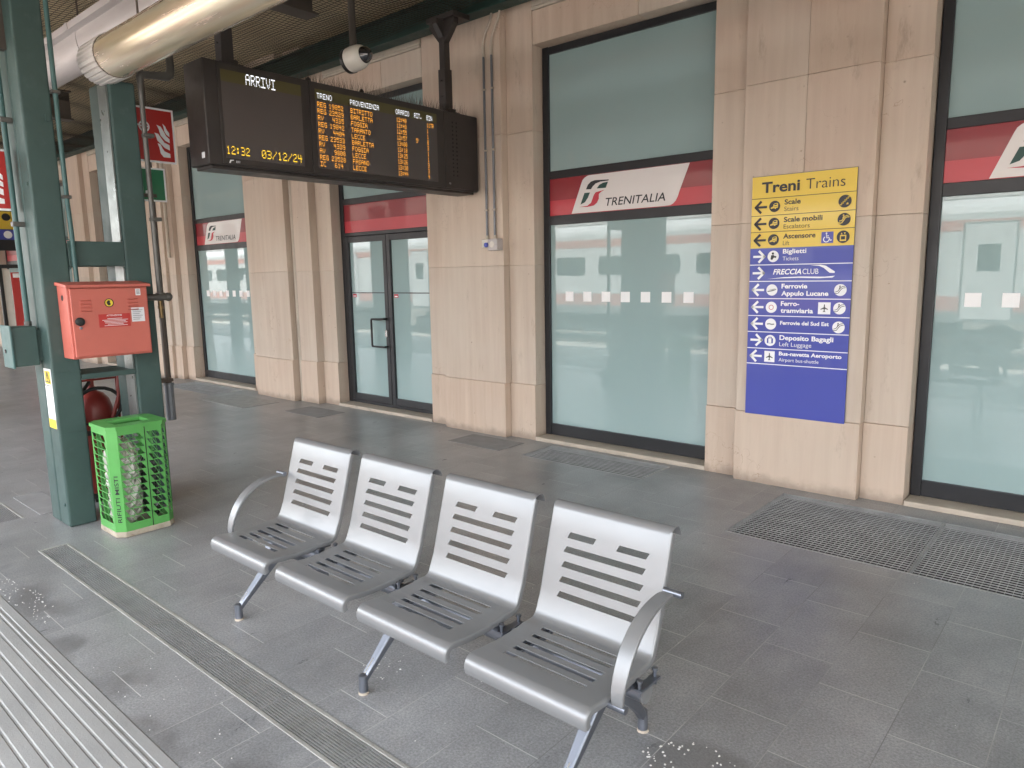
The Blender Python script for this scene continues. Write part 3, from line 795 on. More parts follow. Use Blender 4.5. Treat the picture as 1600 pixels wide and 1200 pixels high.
# ================================================================== WHEELED EXTINGUISHER
EX = thing('wheeled_fire_extinguisher', 'big red wheeled fire extinguisher with black hose standing between the column shafts', 'fire extinguisher', (-5.78, 1.93, 0))
ex, ey = -5.72, 1.875
m = MB(); m.lathe((ex, ey, 0), [(.10, .06), (.128, .09), (.132, .14), (.132, .62), (.128, .68), (.11, .745), (.075, .79), (.035, .81), (.03, .84)], 28); m.build('cylinder', 'extred', EX, smooth=45)
m = MB(); m.lathe((ex, ey, 0), [(.136, .50), (.136, .535)], 28); m.lathe((ex, ey, 0), [(.136, .58), (.136, .592)], 28); m.each('strap', 'rubber', EX, smooth=45)
m = MB(); m.lathe((ex, ey, .84), [(.022, 0), (.022, .05), (.03, .055), (.03, .075), (.012, .08)], 14); m.tube([(ex, ey, .90), (ex+.06, ey-.05, .92)], .011, 8); m.tube([(ex+.02, ey-.02, .93), (ex+.10, ey-.10, .97)], .008, 8); m.build('valve', 'extred', EX, smooth=45)
m = MB(); m.tube([(ex, ey, .885)]+[(ex+.12, ey+.155*math.cos(t), .71+.13*math.sin(t)) for t in [PI*.8-.32*i for i in range(15)]]+[(ex+.10, ey+.12, .35)], .013, 10); m.build('hose', 'rubber', EX, smooth=50)
m = MB(); m.tube([(ex+.11, ey+.05, .50), (ex+.13, ey+.135, .76), (ex+.13, ey+.15, .93)], .014, 10); m.tube([(ex+.11, ey-.13, .50), (ex+.11, ey-.14, .86)], .012, 10); m.tube([(ex+.1, ey-.14, .16), (ex+.1, ey-.14, .9), (ex+.1, ey+.14, .9), (ex+.1, ey+.14, .16)], .011, 8)
m.build('handle_frame', 'extred', EX, smooth=50)
for s in (-1, 1):
    m = MB(); m.lathe((ex-.09, ey+s*.17, .10), [(.04, -.02), (.095, -.022), (.10, 0), (.095, .022), (.04, .02)], 20, (0, 1, 0)); m.build('wheel', 'rubber', EX, smooth=40)
m = MB(); m.tube([(ex-.09, ey-.17, .10), (ex-.09, ey+.17, .10)], .012, 8); m.box(ex-.1, ex+.1, ey-.08, ey+.08, .0, .02); m.box(ex-.02, ex+.02, ey-.02, ey+.02, .02, .08); m.build('axle', 'rubber', EX)

# ================================================================== LITTER BIN
BN = thing('litter_bin', 'bright green perforated metal litter bin beside the column', 'bin', (-4.83, 1.8, 0))
bx0, bx1, by0, by1, bz0, bz1, ch = -5.0, -4.665, 1.60, 1.955, .038, .690, .045
def perforated(m, P, wd, z0, z1, blocks, rows, mgn_z=(.05, .03), slant=.026, bar=.0052):
    """panel in the frame P(a,b); blocks: (a0,a1,ncols) of slanted holes, solid elsewhere"""
    zs = [z0]; hz = (z1-z0-mgn_z[0]-mgn_z[1])/rows
    levels = [(z0, None), (z0+mgn_z[0], None)]
    def strip(za, zb, pieces):
        for (a0, a1, b0, b1) in pieces: m.poly([P(a0, za), P(a1, za), P(b1, zb), P(b0, zb)])
    strip(z0, z0+mgn_z[0], [(0, wd, 0, wd)])
    for r_ in range(rows):
        za = z0+mgn_z[0]+r_*hz; zm = za+hz-bar
        pieces = []; a = 0; b = 0
        for (c0, c1, nc) in blocks:
            cw = (c1-c0-slant)/nc
            for k in range(nc):
                # hole k : bottom edge shifted right against the top
                hl_b = c0+slant+k*cw+.002; hr_b = c0+slant+(k+1)*cw-.002
                hl_t = hl_b-slant; hr_t = hr_b-slant
                pieces.append((a, hl_b, b, hl_t)); a, b = hr_b, hr_t
        pieces.append((a, wd, b, wd))
        strip(za, zm, pieces); strip(zm, za+hz, [(0, wd, 0, wd)])
    strip(z1-mgn_z[1], z1, [(0, wd, 0, wd)])
m = MB()
wf = by1-by0-2*ch; wsd = bx1-bx0-2*ch
perforated(m, lambda a, z: (bx1, by0+ch+a, z), wf, bz0, bz1, [(.000, .156, 3), (.170, wf, 2)], 12)
perforated(m, lambda a, z: (bx0+ch+a, by0, z), wsd, bz0, bz1, [(.01, wsd-.02, 3)], 12)
perforated(m, lambda a, z: (bx0+ch+a, by1, z), wsd, bz0, bz1, [(.01, wsd-.01, 3)], 12)
perforated(m, lambda a, z: (bx0, by0+ch+a, z), wf, bz0, bz1, [(.01, wf-.01, 4)], 12)
for (p, q, solidp) in (((bx1-ch, by0), (bx1, by0+ch), 1), ((bx1, by1-ch), (bx1-ch, by1), 0), ((bx0+ch, by0), (bx0, by0+ch), 0), ((bx0, by1-ch), (bx0+ch, by1), 0)):
    Lc = math.hypot(q[0]-p[0], q[1]-p[1]); F = lambda a, z, p=p, q=q, Lc=Lc: (p[0]+(q[0]-p[0])*a/Lc, p[1]+(q[1]-p[1])*a/Lc, z)
    if solidp: m.poly([F(0, bz0), F(Lc, bz0), F(Lc, bz1), F(0, bz1)])
    else: perforated(m, F, Lc, bz0, bz1, [(.004, Lc-.002, 1)], 12, slant=.012)
m.build('body', 'bin', BN, solid=.0025)
m = MB(); m.box(bx1+.001, bx1+.004, by0+ch+.160, by0+ch+.164, bz0, bz1); m.build('door_seam', 'pit', BN)
oct_ = lambda g: [(bx1+g-ch, by0-g), (bx1+g, by0-g+ch), (bx1+g, by1+g-ch), (bx1+g-ch, by1+g), (bx0-g+ch, by1+g), (bx0-g, by1+g-ch), (bx0-g, by0-g+ch), (bx0-g+ch, by0-g)]
m = MB(); m.prism([(a, b, .002) for a, b in oct_(.004)], (0, 0, .036)); m.build('base', 'rust', BN, bevel=.004)
m = MB(); O = oct_(.008); hx0, hx1, hy0, hy1 = bx0+.085, bx1-.09, by0+.07, by1-.075
ring = [(a, b) for a, b in O]; inner = [(hx1, hy0), (hx1, hy0), (hx1, hy1), (hx1, hy1), (hx0, hy1), (hx0, hy1), (hx0, hy0), (hx0, hy0)]
for zt in (.690, .712):
    for i in range(8):
        j = (i+1) % 8; pts = [(*ring[i], zt), (*ring[j], zt)] + ([(*inner[j], zt), (*inner[i], zt)] if inner[i] != inner[j] else [(*inner[i], zt)]); m.poly(pts)
for i in range(8):
    j = (i+1) % 8; m.quad((*ring[i], .690), (*ring[j], .690), (*ring[j], .712), (*ring[i], .712))
    if inner[i] != inner[j]: m.quad((*inner[i], .690), (*inner[j], .690), (*inner[j], .712), (*inner[i], .712))
m.build('lid', 'bin', BN)
m = MB(); m.box(hx0+.01, hx1-.01, hy0-.0, hy1, .7125, .716); m.box(hx0, hx1, hy0, hy0+.01, .713, .718)
cfr = Fr((bx1-ch, by0, 0), (math.sqrt(.5), math.sqrt(.5), 0), (0, 0, 1), (math.sqrt(.5), -math.sqrt(.5), 0))
m = MB(); text(m, cfr, 'RIFIUTI MISTI', .043, .10, .30, .024, .01, 0, .003, True); m.build('lettering', 'signink', BN)
def crumple(cx, cy, z0, z1, rx, ry, seed, n=26, rows=30):
    rnd = random.Random(seed); m = MB(); ph = [rnd.uniform(0, 6.28) for _ in range(12)]; vs = []
    for i in range(rows+1):
        t = i/rows; z = z0+(z1-z0)*t; rr = (min(1, t*5+.55))*(1-max(0, t-.86)*3.2)
        for k in range(n):
            a = 2*PI*k/n
            d = 1+.09*math.sin(3*a+ph[0]+t*9)+.07*math.sin(7*a+ph[1]-t*15)+.05*math.sin(11*a+ph[2]+t*31)+rnd.uniform(-.07, .07)
            vs.append((cx+rx*rr*d*math.cos(a), cy+ry*rr*d*math.sin(a), z+rnd.uniform(-.006, .006)))
    fs = [(i*n+k, i*n+(k+1) % n, (i+1)*n+(k+1) % n, (i+1)*n+k) for i in range(rows) for k in range(n)]
    fs += [tuple(range(n-1, -1, -1)), tuple(rows*n+k for k in range(n))]
    return m.add(vs, fs)
crumple(-4.82, 1.71, .06, .60, .115, .085, 3).build('waste_bag', 'bag', label='crumpled pale rubbish bag in the left half of the green bin', cat='bag')
crumple(-4.80, 1.862, .06, .48, .085, .042, 5).build('waste_bag', 'darkbag', label='dark rubbish bag in the right half of the green bin', cat='bag')

# ================================================================== BENCH
BE = thing('bench_seating', 'row of four silver perforated metal seats on splayed legs', 'bench', (-2.05, 1.75, 0))
SW = .46
def seat_shell(x0):
    # profile (y, z, slot rows flagged)
    P = [(1.447, .375), (1.441, .392), (1.442, .408), (1.449, .421), (1.460, .430), (1.475, .4345)]
    slots = {}
    for yc in (1.548, 1.595, 1.641, 1.687, 1.733):
        slots[len(P)] = 'seat'; zz = .4345-(.010*math.sin((yc-1.475)/(1.765-1.475)*PI))
        P += [(yc-.010, zz), (yc+.010, zz)]
    P += [(1.765, .431), (1.781, .4335), (1.792, .442), (1.799, .454)]
    bd = Vector((.105, .37)).normalized(); b0 = Vector((1.80, .43))
    for s in (.084, .135, .186, .237, .286):
        s_ = s*1.0; slots[len(P)] = 'short' if s == .286 else 'back'
        a = b0+bd*s_; c = b0+bd*(s_+.021); P += [(a.x, a.y), (c.x, c.y)]
    e = b0+bd*.375; P += [(e.x, e.y)]
    # rolled top edge
    nx = Vector((bd.y, -bd.x)); rr = .031; cen = e+nx*rr
    for t in (25, 50, 75, 100, 125, 150, 170):
        P.append((cen.x - rr*math.cos(R(t))*nx.x + rr*math.sin(R(t))*bd.x, cen.y - rr*math.cos(R(t))*nx.y + rr*math.sin(R(t))*bd.y))
    n = len(P); N2 = []
    for i in range(n):
        a = Vector(P[max(i-1, 0)]); c = Vector(P[min(i+1, n-1)]); d = (c-a).normalized(); N2.append(Vector((d.y, -d.x)))   # away from the sitter
    m = MB(); idx = {}
    def V(i, x, off=0.0):
        k = (i, round(x, 5), round(off, 5))
        if k not in idx:
            idx[k] = len(m.v); m.v.append((x, P[i][0]+N2[i].x*off, P[i][1]+N2[i].y*off))
        return idx[k]
    x1 = x0+SW; xa, xb = x0+.007, x1-.007
    br = {i: [xa, xb] for i in range(n)}; rows = {}
    for i, kind in slots.items():
        sl = .0 if kind == 'seat' else .010
        gaps = [(x0+.073, x1-.075)] if kind != 'short' else [(x0+.080, x0+.190), (x1-.185, x1-.070)]
        rows[i] = [((a+.005, b-.002) if kind == 'seat' else (a, b-.004), (a+sl-.0, b+sl-.004) if kind != 'seat' else (a+.003, b)) for a, b in gaps]
        for (lo, hi) in rows[i]: br[i] += list(lo); br[i+1] += list(hi)
    for i in range(n): br[i] = sorted(set(round(q, 5) for q in br[i]))
    for i in range(n-1):
        def span(a0, a1, c0, c1):
            bot = [q for q in br[i] if a0-1e-6 <= q <= a1+1e-6]; top = [q for q in br[i+1] if c0-1e-6 <= q <= c1+1e-6]
            m.f.append(tuple([V(i, q) for q in bot]+[V(i+1, q) for q in reversed(top)]))
        if i in rows:
            pa, pc = xa, xa
            for (lo, hi) in rows[i]: span(pa, round(lo[0], 5), pc, round(hi[0], 5)); pa, pc = round(lo[1], 5), round(hi[1], 5)
            span(pa, xb, pc, xb)
        else: span(xa, xb, xa, xb)
        # turned down side flanges
        for sx, xe in ((-1, xa), (1, xb)):
            if i >= n-7:
                m.f.append((V(i, xe), V(i, xe+sx*.007), V(i+1, xe+sx*.007), V(i+1, xe))); continue
            pts = [(xe, 0)]+[(xe+sx*.007*math.sin(R(t)), .007*(1-math.cos(R(t)))) for t in (30, 60, 90)]+[(xe+sx*.007, .021)]
            for (u0, o0), (u1, o1) in zip(pts[:-1], pts[1:]):
                m.f.append((V(i, u0, o0), V(i, u1, o1), V(i+1, u1, o1), V(i+1, u0, o0)))
    return m
seat0 = seat_shell(-3.105).build('seat', 'silver', BE, smooth=38, solid=.0028)
seat0.location = (0, 0, 0)
for k in range(1, 4):
    o = seat0.copy(); COL.objects.link(o); o.parent = BE; o.location = (.5435*k, 0, 0)
m = MB(); m.tube([(-3.13, 1.745, .347), (-1.008, 1.745, .347)], .030, 20); m.build('beam', 'castalu', BE, smooth=50)
m = MB()
for x in (-3.131, -1.007): m.lathe((x, 1.745, .347), [(.031, -.004), (.031, .004), (.027, .005)], 20, (1, 0, 0))
m.each('beam_cap', 'silver', BE, smooth=40)
for k in range(4):
    m = MB(); xc = -3.105+.5435*k
    for dx in (.055, SW-.055):
        m.box(xc+dx-.02, xc+dx+.02, 1.60, 1.80, .385, .398); m.box(xc+dx-.004, xc+dx+.004, 1.60, 1.80, .398, .421); m.box(xc+dx-.018, xc+dx+.018, 1.722, 1.768, .374, .386)
    m.each('seat_bracket', 'castalu', BE, bevel=.003)
    m = MB()
    for dx in (-.012, SW+.012):
        m.tube([(xc+dx, 1.70, .36), (xc+dx, 1.70, .405)], .006, 8); m.lathe((xc+dx, 1.70, .405), [(.010, 0), (.010, .007), (.005, .010)], 8)
        m.tube([(xc+dx, 1.79, .36), (xc+dx, 1.79, .405)], .006, 8); m.lathe((xc+dx, 1.79, .405), [(.010, 0), (.010, .007), (.005, .010)], 8)
        m.box(xc+dx-.014, xc+dx+.014, 1.69, 1.80, .378, .385)
    m.each('clamp_bolt', 'castalu', BE, smooth=40)
def leg(x):
    m = MB()
    m.sweep([(x, 1.542, .055), (x, 1.60, .108), (x, 1.70, .203), (x, 1.765, .268), (x, 1.80, .318)], [(.030, .026), (.033, .030), (.042, .040), (.050, .052), (.052, .05)])
    m.sweep([(x, 2.022, .055), (x, 2.0, .09), (x, 1.955, .14), (x, 1.88, .205), (x, 1.80, .262), (x, 1.72, .318)], [(.030, .028), (.032, .032), (.036, .036), (.042, .042), (.048, .048), (.05, .05)])
    L_ = m.build('leg', 'castalu', BE, bevel=.007, seg=3, smooth=50)
    m = MB()   # raised rib on the front arm
    m.sweep([(x, 1.548, .075), (x, 1.60, .122), (x, 1.70, .222), (x, 1.745, .272)], [(.008, .008), (.009, .01), (.011, .012), (.012, .012)]); m.build('rib', 'chrome', L_, bevel=.002)
    m = MB(); m.lathe((x, 1.540, 0), [(.019, .004), (.017, .075), (.010, .080)], 16); m.lathe((x, 2.026, 0), [(.019, .004), (.016, .08), (.010, .085)], 16); m.each('foot', 'castalu', L_, smooth=40)
    m = MB(); m.lathe((x, 1.540, 0), [(.021, 0), (.020, .009)], 16); m.lathe((x, 2.026, 0), [(.021, 0), (.020, .009)], 16); m.each('foot_pad', 'sill', L_, smooth=40)
    m = MB(); m.box(x-.03, x+.03, 1.712, 1.778, .304, .318); m.build('saddle', 'castalu', L_, bevel=.004)
for x in (-3.085, -2.132, -1.18): leg(x)
def catmull(pts, k=5):
    out = []; Q = [pts[0]]+pts+[pts[-1]]
    for i in range(1, len(Q)-2):
        for j in range(k):
            t = j/k; out.append(tuple(.5*((2*Q[i][c])+(-Q[i-1][c]+Q[i+1][c])*t+(2*Q[i-1][c]-5*Q[i][c]+4*Q[i+1][c]-Q[i+2][c])*t*t+(-Q[i-1][c]+3*Q[i][c]-3*Q[i+1][c]+Q[i+2][c])*t**3) for c in range(len(pts[0]))))
    out.append(pts[-1]); return out
def armrest(x, s):
    pts = catmull([(1.558, .405, .024), (1.556, .440, .027), (1.572, .490, .031), (1.602, .543, .032), (1.648, .590, .032), (1.718, .626, .031), (1.800, .640, .028), (1.852, .630, .020)], 5)
    m = MB(); m.sweep([(x, p[0], p[1]) for p in pts], [(p[2]*1.5, .014) for p in pts]); A = m.build('armrest', 'silver', BE, bevel=.003, seg=2, smooth=40)
    m = MB(); m.tube([(x+.042*s, 1.845, .640), (x-.02*s, 1.845, .640)], .011, 12); m.tube([(x+.025*s, 1.560, .402), (x-.06*s, 1.560, .402)], .012, 12); m.tube([(x-.055*s, 1.560, .402), (x-.055*s, 1.70, .375)], .010, 10); m.each('pivot', 'castalu', A, smooth=50)
armrest(-.986, 1); armrest(-3.128, -1)

# ================================================================== DEPARTURE BOARD
XB = -4.85; K = .9798
def Q(y, z): return (y*K, 1.6+(z-1.6)*K)
DB = thing('departure_board', 'black hanging arrivals board with amber lettering', 'display board', (-5.0, 3.8, 3.06))
ya, yb = 2.475, 5.14; zb_, zt_ = Q(0, 2.398)[1], Q(0, 3.105)[1]
m = MB(); m.box(-5.13, XB-.012, ya, yb, zb_, zt_); m.build('housing', 'board', DB, bevel=.008)
m = MB(); m.box(XB-.012, XB, ya+.10, 3.295, zb_+.012, zt_-.008); m.box(XB-.012, XB, 3.301, 4.70, zb_+.012, zt_-.008); m.box(XB-.012, XB-.001, 4.706, yb-.004, zb_+.012, zt_-.008); m.build('bezel', 'board', DB, bevel=.003)
m = MB(); m.box(-5.11, XB-.04, ya+.03, yb-.03, zb_-.022, zb_-.001); m.build('bottom_tray', 'board', DB, bevel=.004)
fr = xfr(XB)
for (y0_, y1_, nm) in ((2.650, 3.290, 'screen'), (3.415, 4.703, 'screen')):
    a0, b0 = Q(y0_, 2.440 if nm == 'x' else 2.452); a1, b1 = Q(y1_, 3.05)
    m = MB(); m.box(XB, XB+.003, a0, a1, b0, b1-.078); s_ = m.build('screen', 'screen', DB)
    m = MB(); m.box(XB, XB+.003, a0, a1, b1-.078, b1); m.build('screen_header', 'screenband', s_)
FONT = {'A':'01110 10001 10001 11111 10001 10001 10001','B':'11110 10001 10001 11110 10001 10001 11110','C':'01111 10000 10000 10000 10000 10000 01111','E':'11111 10000 10000 11110 10000 10000 11111',
'F':'11111 10000 10000 11110 10000 10000 10000','G':'01111 10000 10000 10111 10001 10001 01111','I':'11111 00100 00100 00100 00100 00100 11111','L':'10000 10000 10000 10000 10000 10000 11111','N':'10001 11001 11001 10101 10011 10011 10001',
'O':'01110 10001 10001 10001 10001 10001 01110','P':'11110 10001 10001 11110 10000 10000 10000','R':'11110 10001 10001 11110 10100 10010 10001','S':'01111 10000 10000 01110 00001 00001 11110','T':'11111 00100 00100 00100 00100 00100 00100',
'V':'10001 10001 10001 10001 01010 01010 00100','Z':'11111 00001 00010 00100 01000 10000 11111','0':'01110 10001 10011 10101 11001 10001 01110','1':'00100 01100 00100 00100 00100 00100 01110','2':'01110 10001 00001 00110 01000 10000 11111',
'3':'11110 00001 00001 01110 00001 00001 11110','4':'10010 10010 10010 11111 00010 00010 00010','5':'11111 10000 11110 00001 00001 10001 01110','6':'01110 10000 10000 11110 10001 10001 01110','7':'11111 00001 00010 00100 00100 01000 01000',
'8':'01110 10001 10001 01110 10001 10001 01110','9':'01110 10001 10001 01111 00001 00001 01110','.':'00000 00000 00000 00000 00000 01100 01100',':':'00000 01100 01100 00000 01100 01100 00000','/':'00001 00001 00010 00100 01000 10000 10000',"'":'00100 00100 01000 00000 00000 00000 00000',' ':'00000 00000 00000 00000 00000 00000 00000'}
def led(m, txt, y, z, pitch, cap):
    """z = top of the letters; pitch = advance per character"""
    a, b = Q(y, z); px = pitch*K/6; pz = cap*K/7
    for c in txt:
        for j, row in enumerate(FONT[c].split()):
            i = 0
            while i < 5:
                if row[i] == '1':
                    k = i
                    while k < 5 and row[k] == '1': k += 1
                    frect(m, fr, a+i*px+px*.16, a+k*px-px*.16, b-(j+1)*pz+pz*.14, b-j*pz-pz*.14, .0045); i = k
                else: i += 1
        a += 6*px
m = MB(); led(m, 'ARRIVI', 2.836, 3.048, .0405, .075)
for t, y, pt in (('TRENO', 3.429, .029), ('PROVENIENZA', 3.745, .0272), ('ORARIO', 4.222, .026), ('RIT.', 4.432, .0235), ('BIN', 4.578, .024)): led(m, t, y, 3.021, pt, .041)
m.build('white_lettering', 'ledwhite', DB)
m = MB(); led(m, '12:32', 2.652, 2.535, .037, .058); led(m, '03/12/24', 2.925, 2.535, .0435, .060); m.build('clock_lettering', 'yellow', DB)
m = MB()
ROWS = [('REG','19852','BITRITTO','12:40','','11TR'),('REG','23529','BARLETTA','12:48','','1'),('RV',' 4335','FOGGIA','12:55','','1'),('REG','19842','TARANTO','12:57',"5'",'8'),('RV',' 4404','LECCE','13:00','','3'),
        ('REG','23533','BARLETTA','13:18','','1'),('RV',' 4339','FOGGIA','13:25','','1'),('AV',' 9808','LECCE','13:26','','3'),('REG','23528','FASANO','13:30','','3'),('IC',' 614','LECCE','13:44','','4')]
for i, (a, b, c, d, e, f) in enumerate(ROWS):
    z = 2.955-.0499*i
    led(m, a, 3.429, z, .0285, .037); led(m, b, 3.537, z, .0285, .037); led(m, c, 3.745, z, .0283, .037); led(m, d, 4.226, z, .0232, .037); led(m, e, 4.445, z, .0235, .037); led(m, f, 4.578, z, .0225, .037)
m.build('amber_lettering', 'amber', DB)
m = MB(); text(m, fr, 'RFI', 2.665, zb_+.022, None, .016, .0, .15, .002); fpoly(m, fr, [(2.612, zb_+.018), (2.622, zb_+.040), (2.650, zb_+.042), (2.646, zb_+.036), (2.630, zb_+.033), (2.624, zb_+.018)], .002); text(m, fr, 'CE', 4.745, zb_+.045, None, .014, 0, 0, .002); m.build('maker_mark', 'signwhite', DB)
m = MB(); fr2 = Fr((0, ya, 0), (1, 0, 0), (0, 0, 1), (0, -1, 0)); frect(m, fr2, -4.955, -4.91, zb_+.045, zb_+.085, .0015); m.build('paper_sticker', 'paper', DB)
m = MB()
for i in range(14):
    for k in range(2): m.box(XB-.001, XB+.001, 4.80+.05*k, 4.815+.05*k, zb_+.12+.036*i, zb_+.136+.036*i)
m.build('vent_slots', 'pit', DB)
m = MB()
for y in (3.33, 3.83): m.lathe((-4.90, y, zt_-.002), [(.02, 0), (.02, .02), (.008, .035)], 10)
m.each('lifting_eye', 'board', DB, smooth=40)
m = MB(); rnd = random.Random(4)
yy = 3.3
while yy < 5.05:
    for xx in (-5.08, -4.98, -4.90):
        for k in range(2):
            a, b = rnd.uniform(-.05, .05), rnd.uniform(-.035, .035); hh = rnd.uniform(.075, .125)
            p = Vector((xx, yy, zt_)); q = p+Vector((a, b, hh)); d = .0013
            m.add([p+Vector((-d, -d, 0)), p+Vector((d, -d, 0)), p+Vector((0, d, 0)), q], [(0, 1, 3), (1, 2, 3), (2, 0, 3), (0, 2, 1)])
    yy += .018
m.build('bird_spikes', 'pipebrown', DB)
for yc in (2.72, 4.88):
    m = MB(); m.box(-5.035, -4.965, yc-.035, yc+.035, zt_+.12, 3.88); m.box(-5.045, -4.955, yc-.045, yc+.045, zt_+.05, zt_+.40)
    m.box(-5.09, -4.91, yc-.09, yc+.09, zt_-.002, zt_+.02); m.box(-5.07, -4.93, yc-.06, yc+.06, zt_+.02, zt_+.05)
    for s in (-1, 1):
        m.prism([(-5.0+s*.03, yc-.03, 3.70), (-5.0+s*.16, yc-.03, 3.85), (-5.0+s*.16, yc-.03, 3.90), (-5.0+s*.03, yc-.03, 3.90)], (0, .06, 0))
        m.prism([(-5.03, yc+s*.03, 3.74), (-5.03, yc+s*.12, 3.85), (-5.03, yc+s*.12, 3.90), (-5.03, yc+s*.03, 3.90)], (.06, 0, 0))
    m.box(-5.18, -4.82, yc-.05, yc+.16, 3.90, 3.945)
    for z in (zt_+.16, zt_+.30):
        for s in (-1, 1): m.lathe((-5.0, yc+s*.04, z), [(.009, 0), (.009, .02)], 8, (0, s, 0))
    m.build('support_post', 'board', DB, bevel=.004)

# ================================================================== DOME CAMERA
DC = thing('dome_camera', 'white dome security camera hanging above the arrivals board', 'security camera', (-4.75, 3.69, 3.3))
cx, cy, cz = -4.75, 3.69, 3.292
ax = Vector((.85, .12, .10)).normalized()
m = MB(); m.tube([(cx-.035, cy-.01, 3.36), (cx-.035, cy-.01, 4.30)], .028, 14); m.build('pole', 'ceilbeam', DC, smooth=40)
m = MB(); m.lathe((cx, cy, cz), [(.062, -.115), (.094, -.105), (.097, -.075), (.088, -.07)], 28, ax); m.build('rear_ring', 'black', DC, smooth=40)
m = MB(); m.lathe((cx, cy, cz), [(.092, -.075), (.094, -.02), (.089, .03), (.078, .06), (.064, .075), (.062, .07)], 32, ax); m.build('housing', 'camwhite', DC, smooth=40)
m = MB(); m.lathe((cx, cy, cz), [(.062, .068), (.060, .09), (.050, .112), (.034, .128), (.012, .136)], 28, ax); m.build('dome', 'dome', DC, smooth=60)

# ================================================================== CYLINDRICAL FIXTURE AND TRUNKING
GT = thing('duct_tube', 'gold coloured metal tube with a white fluted end below the canopy', 'tube', (-3.0, 1.975, 3.0))
m = MB(); m.tube([(-4.985+.05*i*12, 1.975, 3.0) for i in range(0, 25)], .128, 48); m.build('tube', 'gold', GT, smooth=40)
m = MB(); n = 130; vs_ = []
for xx in (-4.975, -5.23):
    for k in range(n):
        t = 2*PI*k/n; rr = .137 if k % 5 in (0, 1, 2, 3) else .129
        vs_.append((xx, 1.975+rr*math.cos(t), 3.0+rr*math.sin(t)))
m.add(vs_, [(k, (k+1) % n, n+(k+1) % n, n+k) for k in range(n)]+[tuple(range(n-1, -1, -1)), tuple(n+k for k in range(n))]); m.build('fluted_end', 'flute', GT)
m = MB(); m.lathe((-4.985, 1.975, 3.0), [(.132, 0), (.132, .012)], 40, (1, 0, 0)); m.build('rim', 'pipebrown', GT, smooth=40)
m = MB()
for xx in (-4.6, -2.6, -.6, 1.4): m.tube([(xx, 1.975, 3.12), (xx, 1.975, 4.10)], .007, 8)
m.each('hanger_rod', 'pipebrown', GT)
TR = thing('cable_trunking', 'long pale grey ceiling trunking behind the gold tube', 'trunking', (-3, 2.36, 3.5))
m = MB(); pr = []; tc_, tz_ = 2.36, 3.44
for t in range(0, 181, 15): pr.append((tc_-.135*math.cos(R(t)), tz_-.15*math.sin(R(t))))
pr += [(tc_+.135, tz_+.05), (tc_+.185, tz_+.055), (tc_+.19, tz_+.10), (tc_-.19, tz_+.10), (tc_-.185, tz_+.055), (tc_-.135, tz_+.05)]
m.prism([(-9.0, a, b) for a, b in pr], (17, 0, 0)); m.build('trunk', 'trunk', TR, smooth=50)
m = MB(); m.prism([(-6.35, tc_+(a-tc_)*1.03, tz_+(b-tz_)*1.03) for a, b in pr], (.05, 0, 0)); m.build('collar', 'trunk', TR, smooth=50)
m = MB()
for xx in (-6.6, -4.4, -2.4, -.4, 1.6): m.tube([(xx, tc_, tz_+.10), (xx, tc_, 4.10)], .007, 8)
m.each('hanger_rod', 'pipebrown', TR)
m = MB(); m.tube(catmull([(-5.25, 1.45, 3.55), (-5.1, 1.52, 3.35), (-4.9, 1.62, 3.27), (-4.75, 1.74, 3.30), (-4.6, 1.85, 3.42)], 6), .006, 8); m.build('loose_cable', 'brass', label='loose cable drooping from the net above the near column', cat='cable', smooth=50)

# ================================================================== DIRECTION SIGN
DS = thing('direction_sign', 'tall yellow and blue direction sign panel on the stone pier', 'sign', (-1.8, 5.18, .53))
sy = 5.160; fr = wallfr(sy); SX0, SX1 = -2.154, -1.445
m = MB(); m.box(SX0, SX1, sy+.001, 5.179, .530, 2.258); m.build('backing', 'steelc', DS, bevel=.002)
edges = [2.256, 2.102, 1.981, 1.866, 1.751, 1.633, 1.515, 1.391, 1.266, 1.148, 1.027, .912, .530]
STRIP = []
for i in range(12):
    m = MB(); m.box(SX0, SX1, sy, sy+.006, edges[i+1]+.0012, edges[i]-.0012)
    STRIP.append(m.build('strip', 'signyellow' if i < 4 else 'signblue', DS, bevel=.001))
m = MB()
for z in edges[1:4]: frect(m, fr, SX0, SX1, z-.002, z+.002, .0012)
m.build('divider', 'signink', STRIP[0])
m = MB()
for z in edges[5:12]: frect(m, fr, SX0, SX1, z-.003, z+.003, .0012)
m.build('divider', 'signwhite', STRIP[4])
m = MB(); text(m, fr, 'Treni', -2.083, 2.142, .268, .070, .028); text(m, fr, 'Trains', -1.773, 2.142, .256, .070, -.008); m.build('lettering', 'signink', STRIP[0])
def arrow(m, zc, right, a=-2.085, s=.040):
    d = 1 if right else -1
    fline(m, fr, [(a-d*s, zc), (a+d*s*.7, zc)], .016, .003); fline(m, fr, [(a+d*s*.0, zc+s*.95), (a+d*s*.95, zc), (a+d*s*.0, zc-s*.95)], .017, .0034)
def train_icon(strip, zc):
    m = MB(); fdisc(m, fr, -1.986, zc, .0395, .003); m.build('pictogram_disc', 'signink', strip)
    m = MB(); P_ = lambda L: [(-1.986+a*.001, zc+b*.001) for a, b in L]
    fpoly(m, fr, P_([(-8, 14), (2, 21), (20, 23), (25, 16), (24, -10), (12, -12), (8, -19), (-2, -12), (-27, -16), (-25, -6), (-10, 0)]), .0045)
    m.build('pictogram', 'signyellow', strip)
    m = MB(); fpoly(m, fr, P_([(-3, 13), (4, 17), (18, 18), (18, 10), (-3, 8)]), .006); fline(m, fr, P_([(-4, -4), (20, -2)]), .003, .006); m.build('pictogram_detail', 'signink', strip)
